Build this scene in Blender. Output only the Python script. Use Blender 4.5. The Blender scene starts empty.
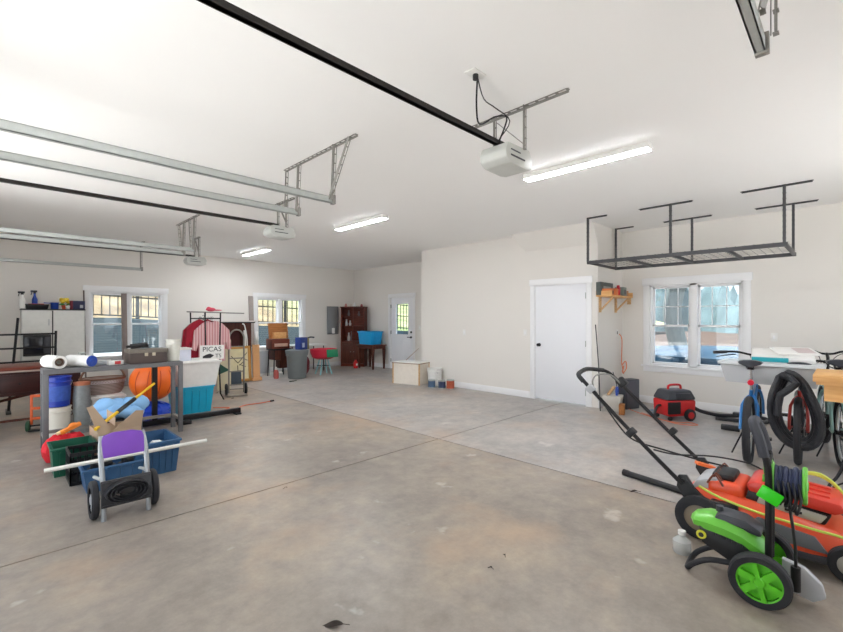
import bpy, bmesh, math, random
from mathutils import Vector, Matrix
random.seed(7)
PI = math.pi
C = bpy.context.scene.collection
R2 = math.sqrt(2)
H = 1.45            # camera height
CEIL = 2.99

# ------------------------------------------------------------------ materials
def lin(c):
    return tuple(((v/255)/12.92 if v/255 <= .04045 else ((v/255+.055)/1.055)**2.4) for v in c)
MATS = {}
def mat(name, rgb, rough=.5, metal=0., var=.08, scale=14., bump=0., bscale=60., spec=.5, emit=0., alpha=1., coat=0.):
    if name in MATS: return MATS[name]
    m = bpy.data.materials.new(name); m.use_nodes = True
    nt = m.node_tree; b = nt.nodes['Principled BSDF']
    col = lin(rgb)
    b.inputs['Roughness'].default_value = rough
    b.inputs['Metallic'].default_value = metal
    b.inputs['Specular IOR Level'].default_value = spec
    b.inputs['Coat Weight'].default_value = coat
    b.inputs['Alpha'].default_value = alpha
    tc = nt.nodes.new('ShaderNodeTexCoord')
    n = nt.nodes.new('ShaderNodeTexNoise'); n.inputs['Scale'].default_value = scale; n.inputs['Detail'].default_value = 4
    nt.links.new(tc.outputs['Object'], n.inputs['Vector'])
    mx = nt.nodes.new('ShaderNodeMix'); mx.data_type = 'RGBA'
    mx.inputs[6].default_value = (*[c*(1-var) for c in col], 1)
    mx.inputs[7].default_value = (*[min(1, c*(1+var)) for c in col], 1)
    nt.links.new(n.outputs['Fac'], mx.inputs[0]); nt.links.new(mx.outputs[2], b.inputs['Base Color'])
    if bump:
        n2 = nt.nodes.new('ShaderNodeTexNoise'); n2.inputs['Scale'].default_value = bscale
        nt.links.new(tc.outputs['Object'], n2.inputs['Vector'])
        bp = nt.nodes.new('ShaderNodeBump'); bp.inputs['Strength'].default_value = bump; bp.inputs['Distance'].default_value = .01
        nt.links.new(n2.outputs['Fac'], bp.inputs['Height']); nt.links.new(bp.outputs['Normal'], b.inputs['Normal'])
    if emit:
        b.inputs['Emission Color'].default_value = (*col, 1); b.inputs['Emission Strength'].default_value = emit
    MATS[name] = m
    return m
def mix_mat(name, cols, scale, rough=.8, stretch=(1,1,1), bump=.0, detail=6, spec=.3, rot=0):
    """a colour ramp over noise: wood, soil, stone"""
    if name in MATS: return MATS[name]
    m = bpy.data.materials.new(name); m.use_nodes = True
    nt = m.node_tree; b = nt.nodes['Principled BSDF']
    b.inputs['Roughness'].default_value = rough; b.inputs['Specular IOR Level'].default_value = spec
    tc = nt.nodes.new('ShaderNodeTexCoord'); mp = nt.nodes.new('ShaderNodeMapping')
    mp.inputs['Scale'].default_value = stretch
    n = nt.nodes.new('ShaderNodeTexNoise'); n.inputs['Scale'].default_value = scale; n.inputs['Detail'].default_value = detail
    nt.links.new(tc.outputs['Object'], mp.inputs[0]); nt.links.new(mp.outputs[0], n.inputs['Vector'])
    r = nt.nodes.new('ShaderNodeValToRGB'); e = r.color_ramp.elements
    for i, (p, c) in enumerate(cols):
        if i < 2: el = e[i]; el.position = p
        else: el = e.new(p)
        el.color = (*lin(c), 1)
    nt.links.new(n.outputs['Fac'], r.inputs[0]); nt.links.new(r.outputs[0], b.inputs['Base Color'])
    if bump:
        bp = nt.nodes.new('ShaderNodeBump'); bp.inputs['Strength'].default_value = bump; bp.inputs['Distance'].default_value = .01
        nt.links.new(n.outputs['Fac'], bp.inputs['Height']); nt.links.new(bp.outputs['Normal'], b.inputs['Normal'])
    MATS[name] = m
    return m
def stripe_mat(name, a, c, scale, rough=.8, axis='X', soft=False):
    if name in MATS: return MATS[name]
    m = bpy.data.materials.new(name); m.use_nodes = True
    nt = m.node_tree; b = nt.nodes['Principled BSDF']; b.inputs['Roughness'].default_value = rough
    tc = nt.nodes.new('ShaderNodeTexCoord'); w = nt.nodes.new('ShaderNodeTexWave')
    w.bands_direction = axis; w.inputs['Scale'].default_value = scale; w.inputs['Distortion'].default_value = 1.0 if soft else .2
    nt.links.new(tc.outputs['Object'], w.inputs['Vector'])
    r = nt.nodes.new('ShaderNodeValToRGB'); r.color_ramp.elements[0].position = .35; r.color_ramp.elements[1].position = .6
    r.color_ramp.elements[0].color = (*lin(a), 1); r.color_ramp.elements[1].color = (*lin(c), 1)
    nt.links.new(w.outputs['Fac'], r.inputs[0]); nt.links.new(r.outputs[0], b.inputs['Base Color'])
    MATS[name] = m
    return m
def glass_mat(name, tint=(235,242,245), gloss=.06):
    m = bpy.data.materials.new(name); m.use_nodes = True
    nt = m.node_tree; nt.nodes.remove(nt.nodes['Principled BSDF'])
    t = nt.nodes.new('ShaderNodeBsdfTransparent'); t.inputs[0].default_value = (*lin(tint), 1)
    g = nt.nodes.new('ShaderNodeBsdfGlossy'); g.inputs['Roughness'].default_value = .02
    x = nt.nodes.new('ShaderNodeMixShader'); x.inputs[0].default_value = gloss
    nt.links.new(t.outputs[0], x.inputs[1]); nt.links.new(g.outputs[0], x.inputs[2])
    nt.links.new(x.outputs[0], nt.nodes['Material Output'].inputs[0])
    MATS[name] = m
    return m
def cloudy_mat(name, rgb, amount):
    """milky clear plastic"""
    m = bpy.data.materials.new(name); m.use_nodes = True
    nt = m.node_tree; b = nt.nodes['Principled BSDF']
    b.inputs['Base Color'].default_value = (*lin(rgb), 1); b.inputs['Roughness'].default_value = .25
    t = nt.nodes.new('ShaderNodeBsdfTransparent'); x = nt.nodes.new('ShaderNodeMixShader'); x.inputs[0].default_value = amount
    nt.links.new(t.outputs[0], x.inputs[1]); nt.links.new(b.outputs[0], x.inputs[2])
    nt.links.new(x.outputs[0], nt.nodes['Material Output'].inputs[0])
    MATS[name] = m
    return m

wall_m = mat('wall_paint', (229,225,219), .85, var=.015, scale=2, bump=.05, bscale=180, spec=.2)
ceil_m = mat('ceiling_paint', (242,241,239), .9, var=.012, scale=1.5, bump=.05, bscale=200, spec=.2)
trim_m = mat('white_trim', (240,240,241), .45, var=.01)
doorm = mat('door_white', (238,239,243), .4, var=.008)
black_m = mat('black_plastic', (24,24,27), .45)
blk_metal = mat('black_metal', (34,33,35), .4, .5)
rubber = mat('rubber', (38,38,42), .75, bump=.2, bscale=90)
galv = mat('galvanised_steel', (176,180,177), .6, .25, var=.1, scale=30)
galv_d = mat('perforated_angle', (146,144,139), .55, .35, var=.15, scale=40)
steel = mat('grey_painted_steel', (112,112,114), .5, .3, var=.14, scale=18)
chrome = mat('chrome', (205,206,208), .2, .95)
dk_rail = mat('dark_rail', (46,43,41), .42, .6)
rackm = mat('rack_grey_black', (74,74,76), .5, .4)
opener_m = mat('opener_plastic', (188,190,185), .4)
white_p = mat('white_plastic', (232,231,227), .4)
white_paper = mat('white_paper', (236,234,230), .8)
blue_p = mat('blue_plastic', (38,76,176), .4)
navy_tote = mat('steel_blue_plastic', (52,92,132), .4)
green_tote = mat('dark_green_plastic', (22,92,70), .45)
teal_tote = mat('turquoise_plastic', (18,164,200), .35)
cyan_tote = mat('cyan_plastic', (20,160,222), .35)
purple = mat('purple_plastic', (118,62,176), .4)
red_p = mat('red_plastic', (200,36,38), .4)
orange_p = mat('orange_red_plastic', (226,84,44), .4)
orange_ball = mat('orange_vinyl', (252,112,26), .4)
lime = mat('lime_green_plastic', (108,194,66), .35)
lime_b = mat('bright_green_plastic', (46,214,22), .35)
green_hub = mat('wheel_green', (92,196,36), .35)
grey_p = mat('grey_plastic', (104,106,112), .5)
lgrey_p = mat('light_grey_plastic', (182,184,188), .45)
dgrey_p = mat('dark_grey_plastic', (62,63,70), .45)
trash_m = mat('grey_bin_plastic', (112,118,120), .5)
cardboard = mat('cardboard', (190,164,138), .85, var=.06)
wood_o = mix_mat('orange_pine', [(.35,(214,160,100)),(.65,(230,182,122))], 2.5, .6, (6,1,14), detail=3)
wood_l = mix_mat('light_wood', [(.35,(196,158,112)),(.65,(222,186,140))], 6, .6, (1,10,10))
wood_r = mix_mat('red_brown_wood', [(.3,(84,38,28)),(.7,(122,58,42))], 5, .4, (1,10,10))
wood_d = mix_mat('dark_walnut', [(.3,(66,34,26)),(.7,(98,54,40))], 5, .4, (10,10,1))
wood_b = mix_mat('brown_wood', [(.3,(132,82,40)),(.7,(172,112,62))], 6, .5, (1,10,10))
glass = glass_mat('window_glass')
clear_p = cloudy_mat('clear_plastic', (226,228,230), .55)
bottle_p = cloudy_mat('clear_bottle_plastic', (222,226,224), .5)

# ------------------------------------------------------------------ mesh helpers
class MB:
    def __init__(s): s.bm = bmesh.new()
    def _new(s, n0): return s.bm.verts[n0:]
    def box(s, a, b, bev=0., rz=0., rx=0., ry=0., seg=1):
        a = Vector(a); b = Vector(b); c = (a+b)/2; d = b-a
        M = Matrix.Translation(c) @ Matrix.Rotation(rz,4,'Z') @ Matrix.Rotation(ry,4,'Y') @ Matrix.Rotation(rx,4,'X') @ Matrix.Diagonal((abs(d.x),abs(d.y),abs(d.z),1))
        t = bmesh.new(); bmesh.ops.create_cube(t, size=1, matrix=M)
        if bev: bmesh.ops.bevel(t, geom=t.edges[:], offset=bev, segments=seg+1, affect='EDGES', profile=.5)
        s._merge(t); return s
    def _merge(s, t):
        me = bpy.data.meshes.new('t'); t.to_mesh(me); t.free(); s.bm.from_mesh(me); bpy.data.meshes.remove(me)
    def frustum(s, c, b, t, z0, z1, bev=0.):
        """tapered box, b/t half sizes (x,y)"""
        v = []
        for (hx,hy),z in ((b,z0),(t,z1)):
            for sx,sy in ((-1,-1),(1,-1),(1,1),(-1,1)): v.append((c[0]+sx*hx, c[1]+sy*hy, z))
        q = bmesh.new(); V = [q.verts.new(p) for p in v]
        for f in ((3,2,1,0),(4,5,6,7),(0,1,5,4),(1,2,6,5),(2,3,7,6),(3,0,4,7)): q.faces.new([V[i] for i in f])
        if bev: bmesh.ops.bevel(q, geom=q.edges[:], offset=bev, segments=2, affect='EDGES', profile=.5)
        s._merge(q); return s
    def bar(s, p, q, w, h=None):
        """rectangular bar from p to q"""
        h = h or w; p = Vector(p); q = Vector(q); d = q-p
        z = d.normalized(); up = Vector((0,0,1)) if abs(z.z) < .95 else Vector((1,0,0))
        x = up.cross(z).normalized(); y = z.cross(x)
        M = Matrix((x,y,z)).transposed().to_4x4(); M.translation = (p+q)/2
        bmesh.ops.create_cube(s.bm, size=1, matrix=M @ Matrix.Diagonal((w,h,d.length,1))); return s
    def cyl(s, p, q, r, r2=None, n=16):
        p = Vector(p); q = Vector(q); d = q-p
        M = d.to_track_quat('Z','Y').to_matrix().to_4x4(); M.translation = (p+q)/2
        bmesh.ops.create_cone(s.bm, cap_ends=True, segments=n, radius1=r, radius2=r if r2 is None else r2, depth=d.length, matrix=M); return s
    def tube(s, pts, r, n=8, closed=False, sub=4):
        P = [Vector(p) for p in pts]
        if sub > 1 and len(P) > 2:
            Q = []; m = len(P); rng = m if closed else m-1
            for i in range(rng):
                p0 = P[(i-1)%m] if (closed or i > 0) else P[0]; p1 = P[i]; p2 = P[(i+1)%m]; p3 = P[(i+2)%m] if (closed or i+2 < m) else P[-1]
                for k in range(sub):
                    t = k/sub
                    Q.append(.5*((2*p1)+(p2-p0)*t+(2*p0-5*p1+4*p2-p3)*t*t+(3*p1-p0-3*p2+p3)*t**3))
            if not closed: Q.append(P[-1])
            P = Q
        m = len(P); rings = []; up = Vector((0,0,1))
        for i in range(m):
            a = P[(i-1)%m] if (closed or i > 0) else P[i]; b = P[(i+1)%m] if (closed or i < m-1) else P[i]
            t = (b-a).normalized() if (b-a).length > 1e-9 else Vector((1,0,0))
            x = up - t*up.dot(t)
            if x.length < .05: x = Vector((1,0,0)) - t*t.x
            x.normalize(); up = x; y = t.cross(x)
            rings.append([s.bm.verts.new(P[i]+r*(math.cos(2*PI*k/n)*x+math.sin(2*PI*k/n)*y)) for k in range(n)])
        for i in range(m if closed else m-1):
            A = rings[i]; B = rings[(i+1)%m]
            for k in range(n): s.bm.faces.new((A[k],A[(k+1)%n],B[(k+1)%n],B[k]))
        if not closed:
            s.bm.faces.new(rings[0][::-1]); s.bm.faces.new(rings[-1])
        return s
    def sph(s, c, r, n=16, rz=0):
        r = (r,r,r) if not hasattr(r,'__len__') else r
        M = Matrix.Translation(c) @ Matrix.Rotation(rz,4,'Z') @ Matrix.Diagonal((*r,1))
        bmesh.ops.create_uvsphere(s.bm, u_segments=n, v_segments=max(6,n//2), radius=1, matrix=M); return s
    def lathe(s, prof, c=(0,0,0), axis='z', n=28, cap=True):
        rings = []
        for r, z in prof:
            ring = []
            for k in range(n):
                a = 2*PI*k/n; p = (r*math.cos(a), r*math.sin(a), z)
                if axis == 'x': p = (p[2],p[0],p[1])
                elif axis == 'y': p = (p[1],p[2],p[0])
                ring.append(s.bm.verts.new((p[0]+c[0],p[1]+c[1],p[2]+c[2])))
            rings.append(ring)
        for A,B in zip(rings,rings[1:]):
            for k in range(n): s.bm.faces.new((A[k],A[(k+1)%n],B[(k+1)%n],B[k]))
        if cap:
            if prof[0][0] > 1e-6: s.bm.faces.new(rings[0][::-1])
            if prof[-1][0] > 1e-6: s.bm.faces.new(rings[-1])
        return s
    def prism(s, pts, a, b, axis='y', bev=0.):
        """polygon pts (in the two other axes, order xz / yz / xy) extruded from a to b"""
        q = bmesh.new()
        def P(u,v,w): return {'y':(u,w,v),'x':(w,u,v),'z':(u,v,w)}[axis]
        A = [q.verts.new(P(u,v,a)) for u,v in pts]; B = [q.verts.new(P(u,v,b)) for u,v in pts]
        q.faces.new(A); q.faces.new(B[::-1]); n = len(pts)
        for i in range(n): q.faces.new((A[i],A[(i+1)%n],B[(i+1)%n],B[i]))
        if bev: bmesh.ops.bevel(q, geom=q.edges[:], offset=bev, segments=2, affect='EDGES', profile=.5)
        s._merge(q); return s
    def tor(s, c, R, r, axis='y', n=32, m=10, sq=1.):
        rings = []
        for i in range(n):
            a = 2*PI*i/n; ring = []
            for k in range(m):
                b = 2*PI*k/m; rr = R+r*math.cos(b); w = r*math.sin(b)*sq
                p = {'y':(rr*math.cos(a),w,rr*math.sin(a)),'x':(w,rr*math.cos(a),rr*math.sin(a)),'z':(rr*math.cos(a),rr*math.sin(a),w)}[axis]
                ring.append(s.bm.verts.new((p[0]+c[0],p[1]+c[1],p[2]+c[2])))
            rings.append(ring)
        for i in range(n):
            A = rings[i]; B = rings[(i+1)%n]
            for k in range(m): s.bm.faces.new((A[k],A[(k+1)%m],B[(k+1)%m],B[k]))
        return s
    def rot(s, M):
        bmesh.ops.transform(s.bm, matrix=M, verts=s.bm.verts[:]); return s
    def jitter(s, a):
        for v in s.bm.verts: v.co += Vector((random.uniform(-a,a),random.uniform(-a,a),random.uniform(-a,a)))
        return s
    def build(s, name, m, parent=None, label=None, angle=35):
        bmesh.ops.recalc_face_normals(s.bm, faces=s.bm.faces[:])
        me = bpy.data.meshes.new(name); s.bm.to_mesh(me); s.bm.free()
        me.shade_smooth(); me.set_sharp_from_angle(angle=math.radians(angle))
        if isinstance(m, (list,tuple)):
            for k in m: me.materials.append(k)
        else: me.materials.append(m)
        o = bpy.data.objects.new(name, me); C.objects.link(o)
        if parent: o.parent = parent
        if label: o['label'] = label
        return o
def thing(name, label, cat, loc=(0,0,0), rz=0., group=None, kind=None):
    o = bpy.data.objects.new(name, None); C.objects.link(o); o.empty_display_size = .1
    o.location = loc; o.rotation_euler = (0,0,rz)
    o['label'] = label; o['category'] = cat
    if group: o['group'] = group
    if kind: o['kind'] = kind
    return o
def tag(o, label, cat, group=None, loc=None, rz=None, kind=None):
    o['label'] = label; o['category'] = cat
    if group: o['group'] = group
    if kind: o['kind'] = kind
    if loc is not None: o.location = loc
    if rz is not None: o.rotation_euler = (0,0,rz)
    return o
def copy_tree(o, parent=None):
    c = o.copy(); C.objects.link(c)
    if parent: c.parent = parent
    for ch in list(o.children): copy_tree(ch, c)
    return c
def structure(o, label, cat):
    o['kind'] = 'structure'; o['label'] = label; o['category'] = cat; return o
def text_part(name, body, size, loc, rot, m, parent, depth=.002):
    cu = bpy.data.curves.new(name, 'FONT'); cu.body = body; cu.size = size; cu.extrude = depth
    cu.align_x = 'CENTER'; cu.align_y = 'CENTER'; cu.materials.append(m)
    t = bpy.data.objects.new(name, cu); C.objects.link(t)
    me = bpy.data.meshes.new_from_object(t); bpy.data.objects.remove(t)
    o = bpy.data.objects.new(name, me); C.objects.link(o); o.location = loc; o.rotation_euler = rot; o.parent = parent
    return o

# ------------------------------------------------------------------ camera, world, colour management
cam = bpy.data.cameras.new('camera'); co = bpy.data.objects.new('camera', cam); C.objects.link(co)
co.location = (0,0,H); co.rotation_euler = (PI/2,0,-PI/4)
cam.sensor_fit = 'HORIZONTAL'; cam.sensor_width = 36; cam.lens = 36*428/843; cam.shift_y = 2.5/843; cam.clip_start = .05
sc = bpy.context.scene; sc.camera = co
sc.view_settings.view_transform = 'Standard'; sc.view_settings.look = 'None'
sc.view_settings.exposure = 1.68; sc.view_settings.gamma = 1; sc.view_settings.use_curve_mapping = False
sc.cycles.use_denoising = True; sc.cycles.max_bounces = 10; sc.cycles.diffuse_bounces = 6; sc.cycles.transparent_max_bounces = 16
sc.cycles.sample_clamp_indirect = 6
w = bpy.data.worlds.new('overcast_sky'); sc.world = w; w.use_nodes = True
nt = w.node_tree; bg = nt.nodes['Background']
tc = nt.nodes.new('ShaderNodeTexCoord'); sp = nt.nodes.new('ShaderNodeSeparateXYZ'); rp = nt.nodes.new('ShaderNodeValToRGB')
nt.links.new(tc.outputs['Generated'], sp.inputs[0]); nt.links.new(sp.outputs['Z'], rp.inputs[0]); nt.links.new(rp.outputs[0], bg.inputs['Color'])
rp.color_ramp.elements[0].position = 0.; rp.color_ramp.elements[0].color = (.86,.92,.97,1)
rp.color_ramp.elements[1].position = .7; rp.color_ramp.elements[1].color = (.66,.80,.98,1)
bg.inputs['Strength'].default_value = .72

# ------------------------------------------------------------------ room shell
XW, XF, XD, YL, YR, XB = 7.97, 8.15, 6.92, 11.2, -1.6, -.95     # window wall, far-door wall, closet front, left wall, right wall, garage-door wall
CY0, CY1 = 2.88, 6.92                                            # closet box
# concrete floor: four slabs parted by sawn joints
def concrete(name, base_cols, tan_amt):
    m = bpy.data.materials.new(name); m.use_nodes = True
    nt = m.node_tree; b = nt.nodes['Principled BSDF']; L = nt.links.new
    b.inputs['Specular IOR Level'].default_value = .6
    tc = nt.nodes.new('ShaderNodeTexCoord')
    def noise(sc_, det, rough=.6):
        n = nt.nodes.new('ShaderNodeTexNoise'); n.inputs['Scale'].default_value = sc_; n.inputs['Detail'].default_value = det; n.inputs['Roughness'].default_value = rough
        L(tc.outputs['Object'], n.inputs['Vector']); return n
    def ramp(n, cols):
        r = nt.nodes.new('ShaderNodeValToRGB'); e = r.color_ramp.elements
        for i,(p,c) in enumerate(cols):
            el = e[i] if i < 2 else e.new(p)
            el.position = p; el.color = (*(lin(c) if len(c) == 3 else c[:3]), 1)
        L(n.outputs['Fac'], r.inputs[0]); return r
    def mix(fac, a, c, mode='MIX'):
        x = nt.nodes.new('ShaderNodeMix'); x.data_type = 'RGBA'; x.blend_type = mode
        if hasattr(fac,'outputs'): L(fac.outputs[0], x.inputs[0])
        else: x.inputs[0].default_value = fac
        L(a, x.inputs[6]); L(c, x.inputs[7]); return x.outputs[2]
    base = ramp(noise(1.0, 9, .7), base_cols)
    fine = ramp(noise(7, 10, .75), [(.3,(196,196,200)),(.7,(255,255,255))])
    c = mix(.75, base.outputs[0], fine.outputs[0], 'MULTIPLY')
    tanf = ramp(noise(.9, 5, .6), [(.52,(0,0,0,0)),(.70,(tan_amt,tan_amt,tan_amt,1))])
    tan = nt.nodes.new('ShaderNodeRGB'); tan.outputs[0].default_value = (*lin((190,158,126)),1)
    c = mix(tanf, c, tan.outputs[0])
    palef = ramp(noise(2.6, 4, .55), [(.66,(0,0,0,0)),(.72,(.5,.5,.5,1))])
    pale = nt.nodes.new('ShaderNodeRGB'); pale.outputs[0].default_value = (*lin((206,200,192)),1)
    c = mix(palef, c, pale.outputs[0])
    spk = ramp(noise(9, 3, .5), [(.72,(0,0,0,0)),(.76,(.35,.35,.35,1))])
    dk = nt.nodes.new('ShaderNodeRGB'); dk.outputs[0].default_value = (*lin((120,108,98)),1)
    c = mix(spk, c, dk.outputs[0])
    L(c, b.inputs['Base Color'])
    rr = nt.nodes.new('ShaderNodeMapRange'); rr.inputs[3].default_value = .3; rr.inputs[4].default_value = .55
    L(noise(1.2, 5).outputs['Fac'], rr.inputs[0]); L(rr.outputs[0], b.inputs['Roughness'])
    bp = nt.nodes.new('ShaderNodeBump'); bp.inputs['Strength'].default_value = .12; bp.inputs['Distance'].default_value = .01
    L(noise(30, 4).outputs['Fac'], bp.inputs['Height']); L(bp.outputs['Normal'], b.inputs['Normal'])
    return m
conc = concrete('concrete_tan', [(.30,(136,126,117)),(.70,(182,166,146)),(.5,(160,149,137))], .5)
conc2 = concrete('concrete_pale', [(.30,(154,149,146)),(.70,(200,190,178)),(.5,(178,172,166))], .4)
joint_m = mat('joint_dirt', (104,88,76), .95, spec=.1)
f = MB(); JX, JY, g = 3.79, 3.50, .007
for x0,x1 in ((XB-.2,JX-g),(JX+g,XF+.2)):
    for y0,y1 in ((YR-.2,JY-g),(JY+g,YL+.2)):
        f.box((x0,y0,-.12),(x1,y1,0))
f.box((XB-.2,YR-.2,-.2),(XF+.2,YL+.2,-.012))
fo = f.build('floor', [conc, joint_m, conc2])
for p in fo.data.polygons:
    if abs(p.center.z+.012) < .002: p.material_index = 1
    elif p.center.x > JX: p.material_index = 2
structure(fo, 'stained concrete garage floor with two sawn joints crossing', 'floor')
structure(MB().box((XB-.2,YR-.2,CEIL),(XF+.2,YL+.2,CEIL+.15)).build('ceiling', ceil_m), 'smooth pale painted ceiling', 'ceiling')

def wall(name, axis, pos, t, a0, a1, holes, label):
    """wall in the plane axis=pos, thick away by t, spanning a0..a1, holes (a,b,z0,z1)"""
    m = MB()
    def bx(a,b,z0,z1):
        if b-a < 1e-4 or z1-z0 < 1e-4: return
        p, q = sorted((pos, pos+t))
        m.box((p,a,z0),(q,b,z1)) if axis == 'x' else m.box((a,p,z0),(b,q,z1))
    c = a0
    for (a,b,z0,z1) in sorted(holes):
        bx(c,a,0,CEIL); bx(a,b,0,z0); bx(a,b,z1,CEIL); c = b
    bx(c,a1,0,CEIL)
    return structure(m.build(name, wall_m), label, 'wall')
# window openings (clear opening a,b,z0,z1)
W1 = (1.42, 2.76, .66, 2.02); W2 = (4.98, 6.32, .66, 2.02); W3 = (1.13, 2.43, .66, 2.02)
D2 = (8.48, 9.41, 0, 2.05)
wall('wall_left', 'y', YL, .16, XB-.2, XF+.2, [W1,W2], 'pale wall with two double windows behind the clutter')
wall('wall_far', 'x', XF, .16, CY1-.1, YL, [D2], 'pale wall holding the glazed white door')
wall('wall_right', 'x', XW, .16, YR-.2, CY0, [W3], 'pale wall with the window behind the bicycles')
D1 = (3.07, 4.02, 0, 2.04)
wall('wall_closet', 'x', XD, .12, CY0, CY1, [(D1[0],D1[1],0,D1[3])], 'pale projecting wall holding the plain white door')
structure(MB().box((XD+.12,CY0,0),(XF+.1,CY0+.12,CEIL)).build('wall_return', wall_m), 'narrow side wall under the wooden shelf', 'wall')
structure(MB().box((XD+.12,CY1-.12,0),(XF+.1,CY1,CEIL)).build('wall_end', wall_m), 'hidden end wall of the projecting closet', 'wall')
wall('wall_back', 'x', XB, -.16, YR-.2, YL, [(.35,3.15,0,2.4),(3.95,6.85,0,2.4)], 'wall behind the camera with two openings added for daylight')  # doorways added out of view so daylight reaches walls and ceiling
wall('wall_side', 'y', YR, -.16, XB, XW, [(3.6,6.6,0,2.4)], 'side wall beyond the frame with an open garage doorway')
# sloped soffit over the closet door
s = MB(); q = s.bm
v = [q.verts.new(p) for p in ((XD,CY0,2.66),(XD,4.22,2.68),(XD,4.45,CEIL),(XD,CY0,CEIL),(6.72,CY0,CEIL),(6.72,4.40,CEIL))]
for fc in ((0,1,5,4),(1,2,5),(0,4,3),(0,3,2,1),(3,4,5,2)): q.faces.new([v[i] for i in fc])
structure(s.build('trim_soffit', wall_m, angle=5), 'sloped boxed soffit above the plain door', 'soffit')
# baseboards
def baseboard(name, axis, pos, spans, t=.014, h=.12):
    m = MB()
    for a,b in spans:
        p, q_ = sorted((pos,pos-t))
        m.box((p,a,0),(q_,b,h),.004) if axis == 'x' else m.box((a,p,0),(b,q_,h),.004)
    return structure(m.build(name, trim_m), 'white baseboard along the '+name.split('_')[1]+' wall', 'baseboard')
baseboard('baseboard_left','y',YL,[(XB,XF)]); baseboard('baseboard_far','x',XF,[(CY1,D2[0]-.1),(D2[1]+.1,YL)])
baseboard('baseboard_right','x',XW,[(YR,CY0)]); baseboard('baseboard_closet','x',XD,[(D1[1]+.1,CY1)])
baseboard('baseboard_return','y',CY0,[(XD,XW)])

# ------------------------------------------------------------------ windows and doors
def window(name, axis, pos, o, grid, label):
    """double double-hung window; local frame: a along wall, n inward (towards the room = negative)"""
    a0,a1,z0,z1 = o; root = thing(name, label, 'window', kind='structure')
    def P(a,n,z): return (pos+n,a,z) if axis == 'x' else (a,pos+n,z)
    def bx(m,A,B,N,M_,Z,Z1,bev=.003): m.box(P(A,N,Z),P(B,M_,Z1),bev)
    cw = .095
    m = MB(); bx(m,a0-cw,a0,-.02,0,z0-.02,z1+.02); bx(m,a1,a1+cw,-.02,0,z0-.02,z1+.02)
    bx(m,a0-cw-.02,a1+cw+.02,-.028,0,z1,z1+.12); bx(m,a0-cw,a1+cw,-.02,0,z0-.115,z0-.03)
    m.build('casing', trim_m, root)
    m = MB(); bx(m,a0-cw-.03,a1+cw+.03,-.05,.02,z0-.032,z0); m.build('window_sill', trim_m, root)
    m = MB(); bx(m,a0,a0+.03,0,.13,z0,z1); bx(m,a1-.03,a1,0,.13,z0,z1); bx(m,a0,a1,0,.13,z1-.03,z1); bx(m,a0,a1,0,.13,z0,z0+.02)
    mid = (a0+a1)/2; bx(m,mid-.05,mid+.05,.0,.13,z0,z1); m.build('window_frame', trim_m, root)
    zm = z0+(z1-z0)*.49
    for A,B in ((a0+.03,mid-.05),(mid+.05,a1-.03)):
        for k,(Z,Z1,n) in enumerate(((zm-.02,z1-.03,.08),(z0+.02,zm+.02,.045))):
            sh = MB(); t = .035
            bx(sh,A,A+t,n,n+.035,Z,Z1); bx(sh,B-t,B,n,n+.035,Z,Z1); bx(sh,A,B,n,n+.035,Z1-t,Z1); bx(sh,A,B,n,n+.035,Z,Z+t)
            if grid and k == 0:
                for i in (1,2):
                    x = A+(B-A)*i/3; bx(sh,x-.006,x+.006,n+.012,n+.022,Z,Z1,.0)
                z = Z+(Z1-Z)*.5; bx(sh,A,B,n+.012,n+.022,z-.006,z+.006,.0)
            so = sh.build('sash', trim_m, root)
            pm = MB(); bx(pm,A+.02,B-.02,n+.015,n+.019,Z+.02,Z1-.02,0); pm.build('pane', glass, so)
    return root
window('window_1','y',YL,W1,False,'white double window nearest the white cabinet')
window('window_2','y',YL,W2,False,'white double window behind the grey trash can')
window('window_3','x',XW,W3,True,'white double window with grid behind the bicycles')

def door_casing(root, y0, y1, z1, X):
    m = MB(); cw = .09
    m.box((X-.018,y0-cw,0),(X,y0,z1+.0),.003).box((X-.018,y1,0),(X,y1+cw,z1),.003).box((X-.024,y0-cw-.012,z1),(X,y1+cw+.012,z1+.11),.003)
    m.box((X,y0-.001,0),(X+.1,y0+.012,z1)).box((X,y1-.012,0),(X+.1,y1+.001,z1)).box((X,y0,z1-.012),(X+.1,y1,z1))
    m.build('door_frame', trim_m, root)
r = thing('door_1','plain white flush door with round black knob','door',kind='structure')
door_casing(r, D1[0], D1[1], D1[3], XD)
sl = MB().box((XD+.006,D1[0]+.015,.022),(XD+.046,D1[1]-.015,D1[3]-.015),.003).build('door_slab', doorm, r)
MB().lathe([(0.001,-.07),(.02,-.068),(.028,-.055),(.026,-.042),(.012,-.036),(.012,-.01),(.03,-.008),(.03,0)],(XD+.006,D1[1]-.085,.98),'x').build('door_knob', blk_metal, sl, 'round black door knob')
for z in (.22,1.03,1.83): MB().cyl((XD-.002,D1[0]+.012,z-.05),(XD-.002,D1[0]+.012,z+.05),.008).build('hinge', galv, sl, 'grey steel hinge')
r = thing('door_2','white door with glazed upper half and black lever','door',kind='structure')
door_casing(r, D2[0], D2[1], D2[3], XF)
X = XF+.02; y0,y1 = D2[0]+.015,D2[1]-.015; gy0,gy1,gz0,gz1 = y0+.19,y1-.19,1.0,1.86
m = MB().box((X,y0,.015),(X+.045,gy0,2.035)).box((X,gy1,.015),(X+.045,y1,2.035)).box((X,gy0,.015),(X+.045,gy1,gz0)).box((X,gy0,gz1),(X+.045,gy1,2.035))
for a,b in ((y0+.13,(y0+y1)/2-.05),((y0+y1)/2+.05,y1-.13)): m.box((X-.006,a,.25),(X,b,.85),.005)
sl = m.build('door_slab', doorm, r)
m = MB(); 
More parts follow.
